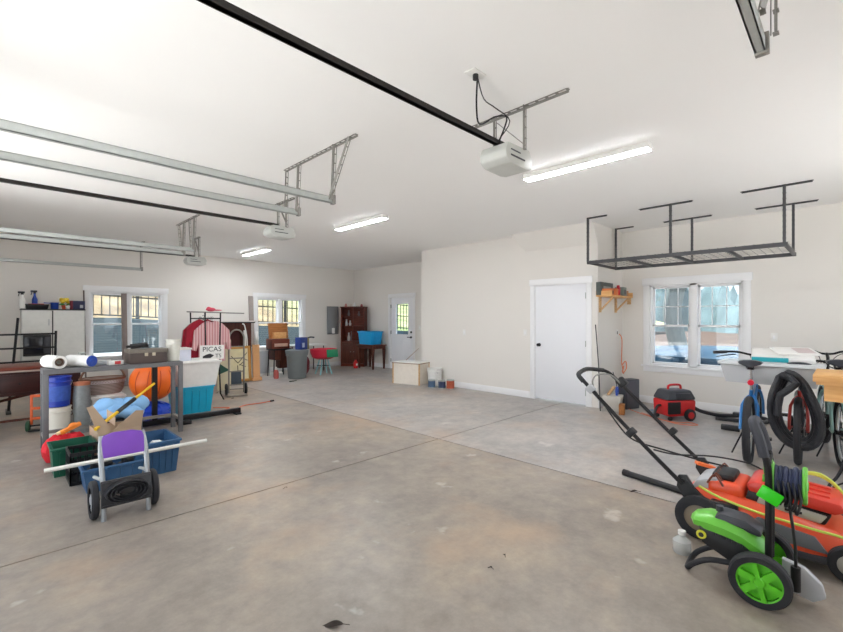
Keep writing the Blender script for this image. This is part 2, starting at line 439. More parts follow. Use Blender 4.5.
for A,B in (((X-.01,gy0-.03,gz0-.03),(X,gy0,gz1+.03)),((X-.01,gy1,gz0-.03),(X,gy1+.03,gz1+.03)),((X-.01,gy0,gz0-.03),(X,gy1,gz0)),((X-.01,gy0,gz1),(X,gy1,gz1+.03))): m.box(A,B)
m.build('glazing_trim', trim_m, sl)
MB().box((X+.018,gy0,gz0),(X+.022,gy1,gz1)).build('pane', glass, sl)
m = MB().cyl((X-.03,y0+.07,.93),(X,y0+.07,.93),.028).cyl((X-.045,y0+.07,.93),(X-.03,y0+.07,.93),.012).bar((X-.045,y0+.06,.93),(X-.045,y0+.19,.93),.016,.02)
m.build('door_lever', blk_metal, sl, 'black lever handle')
MB().cyl((X-.02,y0+.07,1.07),(X,y0+.07,1.07),.03).build('deadbolt', blk_metal, sl, 'round black deadbolt')
for z in (.25,1.05,1.8): MB().cyl((XF-.004,D2[1]-.012,z-.05),(XF-.004,D2[1]-.012,z+.05),.009).build('hinge', blk_metal, sl, 'dark hinge')
# switches and outlets
def plate(name, loc, axis, label, cat, dark=False):
    r = thing(name, label, cat, loc)
    if axis == 'x': MB().box((-.006,-.038,-.06),(0,.038,.06),.002).build('cover_plate', white_p, r); MB().box((-.010,-.012,-.025),(-.006,.012,.025),.001).build('toggle' if 'switch' in name else 'socket', black_m if dark else trim_m, r)
    else: MB().box((-.038,-.006,-.06),(.038,0,.06),.002).build('cover_plate', white_p, r); MB().box((-.012,-.010,-.025),(.012,-.006,.025),.001).build('toggle' if 'switch' in name else 'socket', black_m if dark else trim_m, r)
plate('light_switch',(XD,5.66,1.16),'x','white light switch alone on the wall between step box and plain door','switch')
plate('light_switch',(XD,4.22,1.19),'x','white light switch just beside the plain flush door','switch')
plate('light_switch',(XF,8.22,1.20),'x','white light switch beside the glazed door','switch')
plate('wall_outlet',(XW,.77,1.18),'x','white outlet plate right of the window behind the bicycles','outlet')
plate('wall_outlet',(7.72,CY0,1.2),'y','white outlet with black plug below the wooden shelf','outlet',True)

# ------------------------------------------------------------------ ceiling fixtures
led_m = mat('led_diffuser', (246,250,255), .5, emit=34)
led_added = mat('added_light_diffuser', (246,250,255), .5, emit=9)  # for the unseen fixtures added to brighten the room
def led(y, x, label, dm=led_m):
    r = thing('ceiling_light', label, 'ceiling light', (x,y,CEIL), group='long ceiling lights')
    MB().box((-.055,-.62,-.055),(.055,.62,.003),.006).build('housing', white_p, r)
    MB().box((-.05,-.61,-.058),(.05,.61,-.05),.001).build('diffuser', dm, r)
led(1.85,4.06,'long white ceiling light nearest, just past the large opener motor')
led(5.48,4.10,'long white ceiling light above the middle of the garage')
led(9.5,4.2,'long white ceiling light deepest in the garage near the left wall')
led(1.85,.25,'added fill light overhead, out of view, near the first opener rail',led_added)
led(5.48,-.35,'added fill light overhead, out of view, near the second opener rail',led_added)
led(9.5,-.35,'added fill light out of view near the white cabinet',led_added)
led(-.95,2.3,'added fill light out of view beside the side wall',led_added)

def angle_bar(m, p, q, w=.03):
    """perforated slotted angle iron"""
    p = Vector(p); q = Vector(q); d = (q-p); n = max(2,int(d.length/.075))
    u = d.normalized(); a = Vector((0,0,1)) if abs(u.z) < .9 else Vector((0,1,0))
    sdir = u.cross(a).normalized(); up = sdir.cross(u)
    m.bar(p+up*w*.45, q+up*w*.45, .004 if abs(u.z) < .9 else .004, w*.14)
    # flange as ladder: two edge strips and webs between the slots
    for o in (-.42,.42):
        m.bar(p+sdir*w*o, q+sdir*w*o, w*.2, .004)
    for i in range(n+1):
        c = p+d*(i/n); m.bar(c-sdir*w*.4, c+sdir*w*.4, w*.55, .004)
    m.bar(p+sdir*w*.5+up*0, q+sdir*w*.5, .004, w*.8)
def opener(x, y, z, label, gl, hang):
    r = thing('garage_door_opener', label, 'door opener', (x,y,z), group='garage door openers')
    # powerhead: hull with sloped front, lens at the far end
    m = MB().prism([(-.15,.0),(-.16,.055),(-.13,.11),(.15,.12),(.19,.06),(.18,-.02),(.1,-.035),(-.1,-.03)],-.115,.115,'y',.012); m.build('housing', opener_m, r)
    MB().prism([(.13,.115),(.19,.075),(.2,.02),(.185,-.015),(.15,-.02)],-.1,.1,'y',.01).build('lamp_lens', mat('lens_white',(244,243,238),.25), r)
    MB().box((-.10,-.119,.02),(.08,-.115,.03)).box((-.1,-.119,.06),(.02,-.115,.068)).build('vent', dgrey_p, r)
    m = MB().box((XB-x+.1,-.013,.122),(-.05,.013,.156)).box((XB-x+.1,-.02,.122),(-.05,.02,.127)); m.box((-.1,-.025,.115),(.0,.025,.15)); m.build('rail', dk_rail, r, 'long dark rail')
    hz = CEIL-z
    m = MB()
    for yy in hang: angle_bar(m, (.06,yy,.1), (.06,yy,hz), .03)
    angle_bar(m, (.06,gl[0],hz-.004), (.06,gl[1],hz-.004), .035)
    m.bar((.06,hang[0],.13),(.06,hang[1]-.02,hz-.05),.022,.004)
    m.build('hanger', galv_d, r, 'grey slotted angle hanger')
    return r
op = opener(2.66,1.79,2.575,'large near opener motor below its slotted bracket',(-.455,.39),(-.13,.13))
MB().tube([(-.5,-.13,CEIL-2.575-.01),(-.42,-.06,.27),(-.28,.02,.22),(-.1,.02,.33),(.02,.0,.36),(.03,.05,.25),(-.02,.08,.12)],.006).tube([(-.5,-.13,.40),(-.3,-.03,.37),(-.12,.0,.38),(.03,-.02,.33),(.0,.06,.2),(-.06,.09,.1)],.004).build('power_cord', blk_metal, op, 'dark dangling power cord')
opener(2.64,5.30,2.535,'white opener motor on the middle of the three dark rails',(-.3,.3),(-.13,.1))
opener(2.68,8.75,2.49,'small white opener motor on the farthest rail',(-.1,.22),(-.1,.13))
r = thing('ceiling_outlet','white ceiling outlet feeding the near opener cord','outlet',(2.14,1.66,CEIL))
MB().box((-.06,-.04,-.01),(.06,.04,0),.003).build('cover_plate', white_p, r); MB().cyl((0,.0,-.04),(0,0,-.01),.018).build('plug', black_m, r)

def track(y, z, label, x1=2.15):
    """horizontal C section door track"""
    r = thing('door_track', label, 'door track', (0,y,z), group='garage door tracks')
    a = XB+.05; hh = .027
    m = MB().box((a,-.014,-hh),(x1,-.010,hh)).box((a,-.014,hh-.004),(x1,.02,hh)).box((a,-.014,-hh),(x1,.02,-hh+.004)).box((a,.014,hh-.014),(x1,.02,hh)).box((a,.014,-hh),(x1,.02,-hh+.012))
    m.build('rail', galv, r)
    MB().box((x1-.03,-.025,-.035),(x1,.02,.045),.002).build('end_stop', galv_d, r)
    return r
T = [(.245,2.52,'galvanised door track at the near corner overhead with a slotted hanger'),
     (3.25,2.50,'galvanised door track nearer of the two hung left of the near opener'),
     (3.86,2.50,'galvanised door track just beyond the nearer one on the same bracket'),
     (6.95,2.48,'galvanised door track right of the pair before the farthest opener'),
     (7.45,2.48,'galvanised door track left of the pair before the farthest opener'),
     (10.17,2.45,'galvanised door track closest to the left wall')]
tr = [track(*t) for t in T]
def hanger(parent, y, pts):
    m = MB()
    for p,q in pts: angle_bar(m, (p[0],p[1]-y,p[2]), (q[0],q[1]-y,q[2]), .032)
    m.build('hanger', galv_d, parent, 'grey slotted angle hanger')
hz = CEIL-2.52-.004; hanger(tr[0], .245, [((2.02,.19,-.03),(2.02,.19,hz)),((1.95,.22,.03),(2.02,.19,.25))])
hz = CEIL-2.5-.004
hanger(tr[1], 3.25, [((2.14,2.91,hz),(2.14,4.14,hz)),((2.12,3.22,.0),(2.14,3.22,hz)),((2.1,3.24,.0),(2.14,3.0,hz))])
hanger(tr[2], 3.86, [((2.12,3.84,.0),(2.14,3.84,hz-.02)),((2.05,3.95,.05),(2.14,4.1,hz-.02))])
hz = CEIL-2.48-.004
hanger(tr[3], 6.95, [((2.14,6.8,hz),(2.14,7.85,hz)),((2.12,6.93,.0),(2.14,6.93,hz)),((2.1,6.98,0),(2.14,7.2,hz))])
hanger(tr[4], 7.45, [((2.12,7.43,0),(2.14,7.43,hz-.02)),((2.1,7.47,0),(2.14,7.75,hz-.02))])
hz = CEIL-2.45-.004; hanger(tr[5], 10.17, [((2.12,10.14,0),(2.12,10.14,hz)),((2.12,9.95,hz),(2.12,10.4,hz))])

# overhead storage rack
RX0,RX1,RY0,RY1,RZ = 6.43,7.54,.5,2.84,2.31
r = thing('overhead_storage_rack','dark steel storage rack hung from the ceiling above the window','rack',(0,0,RZ))
m = MB()
for x in (RX0,RX1): m.box((x-.018,RY0,-.03),(x+.018,RY1,.018),.003)
m.build('side_beam', rackm, r)
for y in (RY0+.02,1.08,1.68,2.26,RY1-.02): MB().box((RX0,y-.018,-.025),(RX1,y+.018,.01),.003).build('cross_beam', rackm, r)
m = MB()
n = 26
for i in range(n): 
    y = RY0+.04+(RY1-RY0-.08)*i/(n-1); m.bar((RX0,y,.024),(RX1,y,.024),.005)
for i in range(8):
    x = RX0+.1+(RX1-RX0-.2)*i/7; m.bar((x,RY0,.03),(x,RY1,.03),.005)
m.build('wire_deck', galv_d, r)
for x in (RX0,RX1):
    for k,y in enumerate((RY0+.03,1.7,RY1-.01)):
        m = MB(); hz = CEIL-RZ
        m.bar((x,y,0),(x,y,hz),.028,.028); 
        for i in range(9): m.box((x-.016,y-.016,.06+i*.065),(x+.016,y+.016,.07+i*.065))
        m.build('post', rackm, r)
        m = MB(); a,b = ((y-.24,y+.40),(y-.25,y+.39),(y-.28,y))[k]
        angle_bar(m, (x,a,hz-.004),(x,b,hz-.004),.035); m.build('ceiling_bracket', rackm, r)

# ------------------------------------------------------------------ outside
structure(MB().box((8.35,-60,-.35),(120,60,-.12)).build('ground', mix_mat('leaf_litter',[(.3,(60,44,36)),(.6,(84,62,50)),(.75,(92,80,52))],1.3,.95,(1,1,1))), 'leaf covered ground outside', 'ground')
dm_ = mat('bounce_concrete',(222,220,216),.9,var=.06)
structure(MB().box((-14,-16,-.3),(10,YR-.05,-.02)).box((-14,YR-.05,-.3),(XB-.05,14,-.02)).build('added_driveway', dm_, angle=10), 'unseen pale driveway added to bounce daylight through the doorways', 'ground')  # added out of view to bounce sunlight up onto the ceiling
sun = bpy.data.lights.new('sun','SUN'); sun.energy = 6.5; sun.angle = .02; so_ = bpy.data.objects.new('sun',sun); C.objects.link(so_); so_.rotation_euler = (math.radians(-15),0,0); so_.location = (0,5,20)
structure(MB().box((XB,11.4,-.4),(8.35,13.3,-.12)).build('path', mat('outside_soil',(128,120,108),.95,var=.2)), 'bare strip outside the left wall', 'ground')
m = MB()
m.prism([(-14,-.2),(8.3,-.2),(16,-.2),(16,.75),(8,1.14),(4.6,1.28),(2.4,1.47),(-14,1.5)],13.2,13.5,'y')
rw = m.build('wall_retaining', stripe_mat('block_wall',(80,94,102),(98,110,116),5,.9,'Z')); structure(rw,'grey blue block retaining wall outside the left windows','wall')
m = MB(); q = m.bm; nx, ny = 24, 14; V = {}
for i in range(nx+1):
    for j in range(ny+1):
        x = -16+70*i/nx; y = 13.45+30*j/ny; z = (1.35 if x < 4 else 1.35-.07*(x-4) if x < 14 else .65)+(j/ny)*9+random.uniform(-.2,.2)*(j>0)
        V[i,j] = q.verts.new((x,y,z))
for i in range(nx):
    for j in range(ny): q.faces.new((V[i,j],V[i+1,j],V[i+1,j+1],V[i,j+1]))
def hill_mat():
    m = mix_mat('hillside',[(.35,(104,84,62)),(.62,(140,120,88)),(.5,(122,102,74))],1.6,.95)
    nt = m.node_tree; b = nt.nodes['Principled BSDF']; old = b.inputs['Base Color'].links[0].from_socket
    tc = nt.nodes.new('ShaderNodeTexCoord'); sx = nt.nodes.new('ShaderNodeSeparateXYZ'); nt.links.new(tc.outputs['Object'], sx.inputs[0])
    mr = nt.nodes.new('ShaderNodeMapRange'); mr.inputs[1].default_value = 7.2; mr.inputs[2].default_value = 10.5; nt.links.new(sx.outputs['X'], mr.inputs[0])
    n = nt.nodes.new('ShaderNodeTexNoise'); n.inputs['Scale'].default_value = .8; nt.links.new(tc.outputs['Object'], n.inputs['Vector'])
    r = nt.nodes.new('ShaderNodeValToRGB'); r.color_ramp.elements[0].position=.4; r.color_ramp.elements[1].position=.6
    r.color_ramp.elements[0].color=(*lin((112,122,76)),1); r.color_ramp.elements[1].color=(*lin((160,156,108)),1); nt.links.new(n.outputs['Fac'], r.inputs[0])
    x = nt.nodes.new('ShaderNodeMix'); x.data_type='RGBA'; nt.links.new(mr.outputs[0], x.inputs[0]); nt.links.new(old, x.inputs[6]); nt.links.new(r.outputs[0], x.inputs[7]); nt.links.new(x.outputs[2], b.inputs['Base Color'])
    return m
structure(m.build('hill', hill_mat()), 'tan and green slope above the retaining wall', 'hill')
fm = mat('fence_black',(48,46,46),.6)
def fence(x0, x1, label):
    r = thing('metal_fence', label, 'fence', (x0,13.35,0))
    def zt(x): return 1.5 if x < 2.4 else 1.47-.0864*(x-2.4) if x < 4.6 else 1.28-.041*(x-4.6) if x < 8 else 1.14-.049*(x-8)
    m = MB(); x = x0
    while x < x1-.01: m.bar((x-x0,0,zt(x)+.05),(x-x0,0,zt(x)+1.12),.022); x += .17
    m.build('picket', fm, r)
    m = MB()
    for h in (.12,.62,1.08): m.bar((0,0,zt(x0)+h),(x1-x0,0,zt(x1)+h),.035)
    m.build('rail', fm, r)
    x = x0
    while x < x1-1: MB().bar((x-x0,0,zt(x)-.02),(x-x0,0,zt(x)+1.2),.07).build('post', fm, r); x += 2.3
fence(.4,4.42,'black picket fence outside the window nearest the white cabinet')
fence(4.6,7.99,'black picket fence outside the window behind the trash can')
fence(8.2,15,'black picket fence outside the glazed door')
r = thing('tree','bare leaning tree trunk outside the bicycle window','tree',(14.0,3.66,-.13))
bark = mix_mat('bark',[(.3,(104,110,106)),(.7,(132,138,132))],8,.95,(1,1,.2),bump=.4)
MB().tube([(.3,-.25,0),(.15,-.1,.9),(0,.0,1.8),(-.15,-.22,2.9),(-.2,-.5,4.6),(-.1,-.7,7)],.24,14).build('trunk', bark, r)
MB().tube([(-.1,-.15,2.7),(.3,.3,3.5),(.6,.7,4.8)],.08,8).build('branch', bark, r)
r = thing('tarp_mound','blue covered low round mound outside the bicycle window','mound',(10.75,2.0,-.13))
MB().lathe([(1.6,0),(1.62,.6),(1.55,.85),(1.4,.92),(.7,.97),(0.001,1.0)],n=40).build('cover', mix_mat('blue_tarp',[(.35,(8,36,54)),(.65,(22,58,78))],2,.5), r)
m = MB(); q = m.bm; N = 240; top = []; bot = []
for i in range(N+1):
    y = -60+120*i/N; z = 6.3+1.2*math.sin(i*.21)+.9*math.sin(i*.53+1)+random.uniform(-.7,.7); x = 62+3*math.sin(i*.4)
    bot.append((x-4,y,-.3)); top.append((x,y,z))
A = [q.verts.new(p) for p in bot]; B = [q.verts.new((p[0]-1,p[1],p[2]*.7)) for p in top]; D = [q.verts.new((p[0]+1,p[1],p[2])) for p in top]; E_ = [q.verts.new((p[0]+8,p[1],-.3)) for p in bot]
for P_,Q_ in ((A,B),(B,D),(D,E_)):
    for i in range(N): q.faces.new((P_[i],P_[i+1],Q_[i+1],Q_[i]))
tag(m.build('treeline', mix_mat('distant_trees',[(.35,(80,94,94)),(.65,(102,116,116))],.5,.95)),'hazy grey blue distant treeline','trees',kind='stuff')

# ================================================================== left side of the garage
# ---- generic makers
def tote(name, label, loc, half_b, half_t, h, m, rz=0, lid=None, group=None, ribs=True, cat='storage bin'):
    """open tapered plastic bin with a rim and thin walls, optional lid"""
    r = thing(name, label, cat, loc, rz, group)
    t = .012
    b = MB(); q = b.bm
    def ring(hx,hy,z): return [q.verts.new((sx*hx,sy*hy,z)) for sx,sy in ((-1,-1),(1,-1),(1,1),(-1,1))]
    R_ = [ring(half_b[0],half_b[1],0), ring(half_t[0],half_t[1],h), ring(half_t[0]-t,half_t[1]-t,h), ring(half_b[0]-t,half_b[1]-t,t)]
    q.faces.new(R_[0][::-1]); q.faces.new(R_[3])
    for A,B in zip(R_,R_[1:]):
        for k in range(4): q.faces.new((A[k],A[(k+1)%4],B[(k+1)%4],B[k]))
    if ribs:
        for s in (-1,1):
            for k in range(4):
                u = -half_b[0]*.7+half_b[0]*1.4*k/3
                b.bar((u,s*(half_b[1]),h*.08),(u,s*(half_t[1]-.004),h*.86),.022,.012)
    b.build('body', m, r)
    hx,hy = half_t; b = MB(); w = .022
    for A,B in (((-hx-w*.5,-hy-w*.5,h-.022),(hx+w*.5,-hy+w*.4,h)),((-hx-w*.5,hy-w*.4,h-.022),(hx+w*.5,hy+w*.5,h)),((-hx-w*.5,-hy,h-.022),(-hx+w*.4,hy,h)),((hx-w*.4,-hy,h-.022),(hx+w*.5,hy,h))): b.box(A,B,.004)
    b.build('rim', m, r)
    if lid:
        MB().box((-hx-.02,-hy-.02,h-.012),(hx+.02,hy+.02,h+.016),.008).box((-hx+.05,-hy+.05,h+.01),(hx-.05,hy-.05,h+.026),.006).build('lid', lid, r)
    return r
def bucket(name, label, loc, r0, r1, h, m, handle=True, group=None, cat='bucket', lid=None, bandm=None, hz=0):
    r = thing(name, label, cat, loc, 0, group)
    MB().lathe([(r0*.9,0),(r0,.006),(r1,h),(r1-.008,h),(r0-.008,.015),(.001,.014)]).lathe([(r1,h-.07),(r1+.008,h-.066),(r1+.008,h-.055),(r1,h-.05)],cap=False).lathe([(r1-.004,h-.014),(r1+.007,h-.012),(r1+.007,h),(r1-.004,h)],cap=False).build('body', m, r)
    if bandm: MB().lathe([(r0+(r1-r0)*.2+.003,h*.2),(r0+(r1-r0)*.7+.003,h*.7)],cap=False).build('paper_label', bandm, r)
    if handle:
        pts = [((r1+.008)*math.cos(a), -.02-.085*math.sin(a)*.6, h-.06-.10*math.sin(a)) for a in [PI*k/8 for k in range(9)]]
        hb = MB().tube(pts,.004,6).rot(Matrix.Rotation(hz,4,'Z')).build('bail_handle', galv, r, 'wire handle')
    if lid: MB().lathe([(r1+.01,h-.012),(r1+.012,h+.006),(r1-.02,h+.012),(.001,h+.012)]).build('lid', lid, r)
    return r

# ---- white cabinet against the left wall
r = thing('storage_cabinet','tall white two section cabinet with black niche beside the window','cabinet',(.82,11.17,0))
cab = mat('cabinet_white',(226,226,221),.45); x0,x1,xm,d,h = -.46,.46,-.03,.46,1.63
MB().box((x0,-d,.06),(x1,-.0,h-.02)).box((x0+.02,-d+.04,0),(x1-.02,-.02,.06)).build('body', mat('cabinet_side',(206,206,203),.5), r)
MB().box((x0-.01,-d-.025,h-.02),(x1+.01,0,h),.004).build('top', black_m, r, 'black top panel')
def cdoor(a,b,z0,z1,hx):
    dd = MB().box((a,-d-.02,z0),(b,-d,z1),.004).build('door', cab, r)
    MB().box((hx-.006,-d-.04,(z0+z1)/2-.06),(hx+.006,-d-.02,(z0+z1)/2+.06),.003).build('handle', lgrey_p, dd)
cdoor(x0+.01,xm-.03,1.16,h-.03,xm-.05); cdoor(xm+.014,x1-.01,.08,h-.03,xm+.06); cdoor(x0+.01,xm-.03,.08,.68,xm-.05)
MB().box((xm-.004,-d-.004,.08),(xm+.014,-d+.001,h-.03)).build('gap_shade_strip', black_m, r, 'black strip imitating the shaded gap between the sections')  # black strip stands in for the shade in the gap
MB().box((x0+.01,-d-.03,.69),(xm-.03,-d,.755),.003).box((xm-.03,-d-.012,.08),(xm-.004,-d,h-.03)).build('rail', cab, r)
r2 = thing('microwave_oven','black microwave filling the niche of the white cabinet','microwave',(.575,10.702,.757))
r2.scale = (.97,1,1.38)
MB().box((-.20,-.06,0),(.2,.0,.28),.006).build('body', black_m, r2)
MB().box((-.185,-.066,.03),(.09,-.06,.25),.003).build('door', mat('dark_glass',(30,30,36),.12), r2)
MB().box((.1,-.064,.03),(.185,-.06,.25),.002).build('control_panel', dgrey_p, r2)
MB().box((.085,-.085,.05),(.097,-.066,.23),.004).build('handle', dgrey_p, r2)
# things on the cabinet
z = 1.63
r = thing('tool_tray','low black tray on the white cabinet top','tray',(.58,10.86,z))
MB().frustum((0,0),(.15,.1),(.17,.12),0,.09,.005).build('body', black_m, r); MB().box((-.12,-.03,.09),(.1,.03,.1),.003).build('lid', red_p, r)
def spray(label, x, y, body, head, h=.2, grp=None, z=z):
    r = thing('spray_bottle', label, 'spray bottle', (x,y,z), random.uniform(-.3,.3))
    MB().lathe([(.03,0),(.042,.01),(.044,h*.6),(.018,h*.85),(.016,h)],n=18).build('body', body, r)
    MB().cyl((0,0,h),(0,0,h+.025),.02).box((-.06,-.013,h+.025),(.035,.013,h+.06),.006).bar((-.04,0,h+.03),(-.055,0,h-.03),.01,.012).build('trigger', head, r)
spray('white spray bottle with black trigger at the cabinet left end', .375,10.78, white_p, black_m, .26)
spray('blue spray bottle behind the low black tray', .56,11.07, blue_p, black_m, .30)
r = thing('watering_can','blue plastic jug with side handle on the white cabinet','jug',(.84,10.92,z))
MB().lathe([(.055,0),(.06,.01),(.062,.12),(.068,.13),(.06,.13),(.052,.02),(.001,.018)]).build('body', blue_p, r); MB().bar((-.06,0,.115),(-.16,0,.12),.02,.016).build('handle', blue_p, r)
r = thing('artificial_flower_pot','yellow and orange artificial flowers in a green leaved pot','flowers',(.985,10.90,z))
r.scale = (1.15,1.15,1.3)
MB().lathe([(.03,0),(.045,.06),(.04,.06),(.001,.055)]).build('pot', orange_p, r)
m = MB()
for i in range(9): a = i*.7; m.sph((.045*math.cos(a),.04*math.sin(a),.11+.02*(i%3)),(.028,.028,.024),8)
m.build('blossom', mat('yellow_petal',(236,206,60),.7), r); m = MB()
for i in range(8): a = i*.8; m.prism([(0,.05),(.05*math.cos(a)+.02,.1),(.08*math.cos(a),.07)],.02*math.sin(a),.02*math.sin(a)+.004,'y')
m.build('leaf', mat('leaf_green',(70,140,62),.6), r)
r = thing('paint_cup','small white cup in front of the flowers','cup',(1.02,10.74,z)); MB().lathe([(.028,0),(.036,.07),(.032,.07),(.026,.006),(.001,.006)],n=16).build('body', white_p, r)
r = thing('game_box','dark maroon and navy box at the cabinet right end','box',(1.185,10.88,z),.06)
MB().box((-.10,-.05,0),(.11,.05,.17),.004).build('body', mat('navy_print',(34,38,74),.5,var=.3,scale=30), r); MB().box((-.12,-.055,0),(-.1+.02,.055,.172),.003).build('flap', mat('maroon',(120,18,42),.5), r); MB().box((.03,-.052,.03),(.08,-.05,.09)).build('paper_label', lgrey_p, r)
r = thing('broom_handle','grey brown pole leaning between cabinet and window','pole',(1.335,11.0,0)); MB().cyl((0,0,0),(-.02,.165,2.03),.013).build('shaft', mat('pole_brown',(112,98,92),.6), r)
# ---- black tube rack and dark desk at the far left
r = thing('bed_frame','black tube bed frame standing upright behind the dark desk','bed frame',(0,9.15,0))
m = MB().tube([(-.9,0,1.20),(.20,0,1.20),(.72,0,1.205)],.014,8,sub=1).tube([(-.9,0,.985),(.72,0,.985)],.014,8,sub=1).tube([(-.9,0,.76),(.72,0,.775)],.014,8,sub=1); m.build('rail', blk_metal, r)
for a,b,h in ((.16,.27,1.46),(.69,.72,1.25),(-.9,-.9,1.3)): MB().tube([(a,0,0),(b,0,h)],.017,8,sub=1).build('post', blk_metal, r)
for x in (.16,.69,-.9): MB().box((x-.03,-.22,0),(x+.03,.22,.03),.005).build('foot', blk_metal, r)
wood_k = mix_mat('dark_desk_wood', [(.3,(42,18,16)),(.7,(62,28,24))], 5, .4, (1,10,10))
r = thing('desk','dark red brown wooden desk left of the grey steel workbench','desk',(-.05,8.0,0))
MB().box((-.75,-.18,.755),(.98,.55,.80),.006).build('desk_top', wood_r, r)
MB().box((-.75,-.2,.735),(.995,.56,.755),.003).build('edge_strip', mat('desk_strip',(168,150,140),.5), r, 'pale strip under the top')
MB().box((-.7,-.15,.42),(.94,.5,.735)).build('apron', wood_k, r)
for x0,x1 in ((-.68,-.31),(-.29,.08),(.10,.5),(.52,.92)):
    dr = MB().box((x0,-.165,.46),(x1,-.15,.70),.004).build('drawer', wood_k, r); MB().lathe([(.001,-.03),(.014,-.026),(.008,-.012),(.008,0)],((x0+x1)/2,-.165,.58),'y',12).build('knob', blk_metal, dr)
for x,y in ((-.68,-.12),(.9,-.12),(-.68,.46),(.9,.46)): MB().frustum((x,y),(.022,.022),(.035,.035),0,.42,.003).build('leg', wood_d, r)
m = MB().tube([(-.66,-.1,.1),(-.3,.1,.13),(.1,.3,.3),(.86,.45,.42)],.02,8); m.bar((-.68,-.12,.09),(.9,-.12,.09),.03); m.build('stretcher', wood_d, r)
r = thing('folded_dolly','upright orange folding dolly with dark green wheels','dolly',(.40,7.45,0),-.2)
m = MB()
for x in (-.055,.055): m.box((x-.014,-.012,.08),(x+.014,.012,.46),.003)
for zz in (.14,.27,.43): m.box((-.065,-.01,zz),(.065,.01,zz+.035),.003)
m.build('frame', mat('orange_dolly',(214,92,38),.45), r)
for x in (-.085,.085): MB().lathe([(.02,-.02),(.06,-.02),(.068,-.012),(.068,.012),(.06,.02),(.02,.02)],(x,-.02,.068),'x',20).build('wheel', mat('wheel_dark_green',(34,72,44),.6), r)
MB().box((-.07,-.12,.012),(.07,0,.022),.003).cyl((-.09,-.02,.068),(.09,-.02,.068),.01).build('toe_plate', blk_metal, r)

# ---- grey steel workbench
TX0,TX1,TY0,TY1,TZ = .37,1.72,6.05,6.42,.90
r = thing('steel_workbench','grey square tube steel workbench frame holding rolls and a case','workbench',(0,TY0,0))
D = TY1-TY0
MB().box((TX0,0,TZ-.05),(TX1,.05,TZ)).box((TX0,D-.05,TZ-.05),(TX1,D,TZ)).box((TX0,.05,TZ-.05),(TX0+.05,D-.05,TZ)).box((TX1-.05,.05,TZ-.05),(TX1,D-.05,TZ)).build('top_rail', steel, r)
MB().box((TX0+.02,.05,TZ-.012),(TX1-.02,D-.05,TZ-.001)).build('top_sheet', steel, r)
for x in (TX0+.025,TX1-.022):
    for y in (.025,D-.025): MB().box((x-.024,y-.024,0),(x+.024,y+.024,TZ-.05),.003).build('leg', steel, r)
MB().box((TX0+.05,D-.04,.15),(TX1-.05,D-.005,.185)).box((TX1-.04,.05,.15),(TX1-.005,D-.05,.185)).box((TX0+.005,.05,.15),(TX0+.04,D-.05,.185)).build('lower_rail', mat('pale_steel',(150,146,140),.5,.3), r)
# rolls on the bench
def roll(label, x, y, L, ang, core, rad=.062, grp=None):
    r = thing('paper_roll', label, 'roll', (x,y,TZ), ang)
    MB().lathe([(rad*.5,0),(rad*.96,0),(rad,.004),(rad,L),(rad*.5,L)],(0,0,rad),'y',24,cap=False).build('sheet', white_paper, r)
    MB().lathe([(rad*.3 if core is not blue_p else .001,.012),(rad*.62,.012),(rad*.62,-.001),(rad*.5 if core is not blue_p else .002,-.002)] if core is not blue_p else [(.001,-.012),(rad*.3,-.012),(rad*.35,-.004),(rad*.95,-.004),(rad*.98,.006),(rad*.5,.006)],(0,0,rad),'y',24,cap=False).lathe([(.001,L*.6),(rad*.55,L*.6)],(0,0,rad),'y',24,cap=False).build('core' if core is not blue_p else 'end_cap', core, r)
roll('white paper roll with brown hollow core on the workbench left end', .51,6.09,.27,.30, mat('core_brown',(96,74,62),.8), .072)
roll('white roll with bright blue end cap on the workbench', .79,6.09,.32,.55, blue_p, .066)
r = thing('faucet_part','small grey metal fitting on the workbench behind the rolls','fitting',(.74,6.385,TZ)); MB().lathe([(.025,0),(.03,.01),(.014,.03),(.014,.13)],n=14).box((-.04,-.015,.13),(.03,.015,.155),.006).build('body', galv, r)
def pack(label, x, y, s, m, stripe, rz=0, z=TZ):
    r = thing('small_carton', label, 'carton', (x,y,z), rz); MB().box((-s[0]/2,-s[1]/2,0),(s[0]/2,s[1]/2,s[2]),.003).build('body', m, r)
    if stripe: MB().box((-s[0]*.1,-s[1]/2-.001,s[2]*.1),(s[0]*.3,-s[1]/2,s[2]*.85)).build('printed_panel', stripe, r)
pack('white carton with red print beside the blue capped roll', 1.03,6.22,(.15,.09,.05), white_paper, red_p, .1)
pack('pale grey flat carton left of the red printed one', .92,6.31,(.13,.08,.045), lgrey_p, None, -.2)
pack('dark grey flat box left of the brown latched case', 1.07,6.33,(.10,.10,.05), dgrey_p, red_p, .1)
r = thing('tool_case','dark brown case with two pale latches on the workbench','case',(1.35,6.20,TZ),.03)
brown_c = mat('case_brown',(82,70,66),.55,var=.12)
MB().box((-.20,-.11,0),(.20,.11,.13),.008).build('body', brown_c, r); MB().box((-.21,-.12,.13),(.21,.12,.175),.008).build('lid', mat('case_lid',(120,112,102),.55), r)
for x in (-.03,.05): MB().box((x-.018,-.122,.09),(x+.018,-.11,.13),.003).build('latch', mat('latch_brass',(206,196,176),.35,.6), r, 'pale metal latch')
r = thing('hand_drill','black power tool lying on the brown latched case','tool',(1.30,6.20,TZ+.175),.2)
MB().cyl((-.12,0,.035),(.06,0,.045),.03).bar((.02,0,.03),(.09,.05,.02),.03).cyl((-.17,0,.033),(-.12,0,.035),.016).build('body', black_m, r)
bucket('bucket','tall white bucket standing at the right end of the workbench',(1.655,6.24,TZ),.075,.082,.28,mat('bucket_offwhite',(232,230,220),.5),False)
r = thing('black_stand','black steel post on a long floor beam behind the workbench','stand',(1.53,6.6,0))
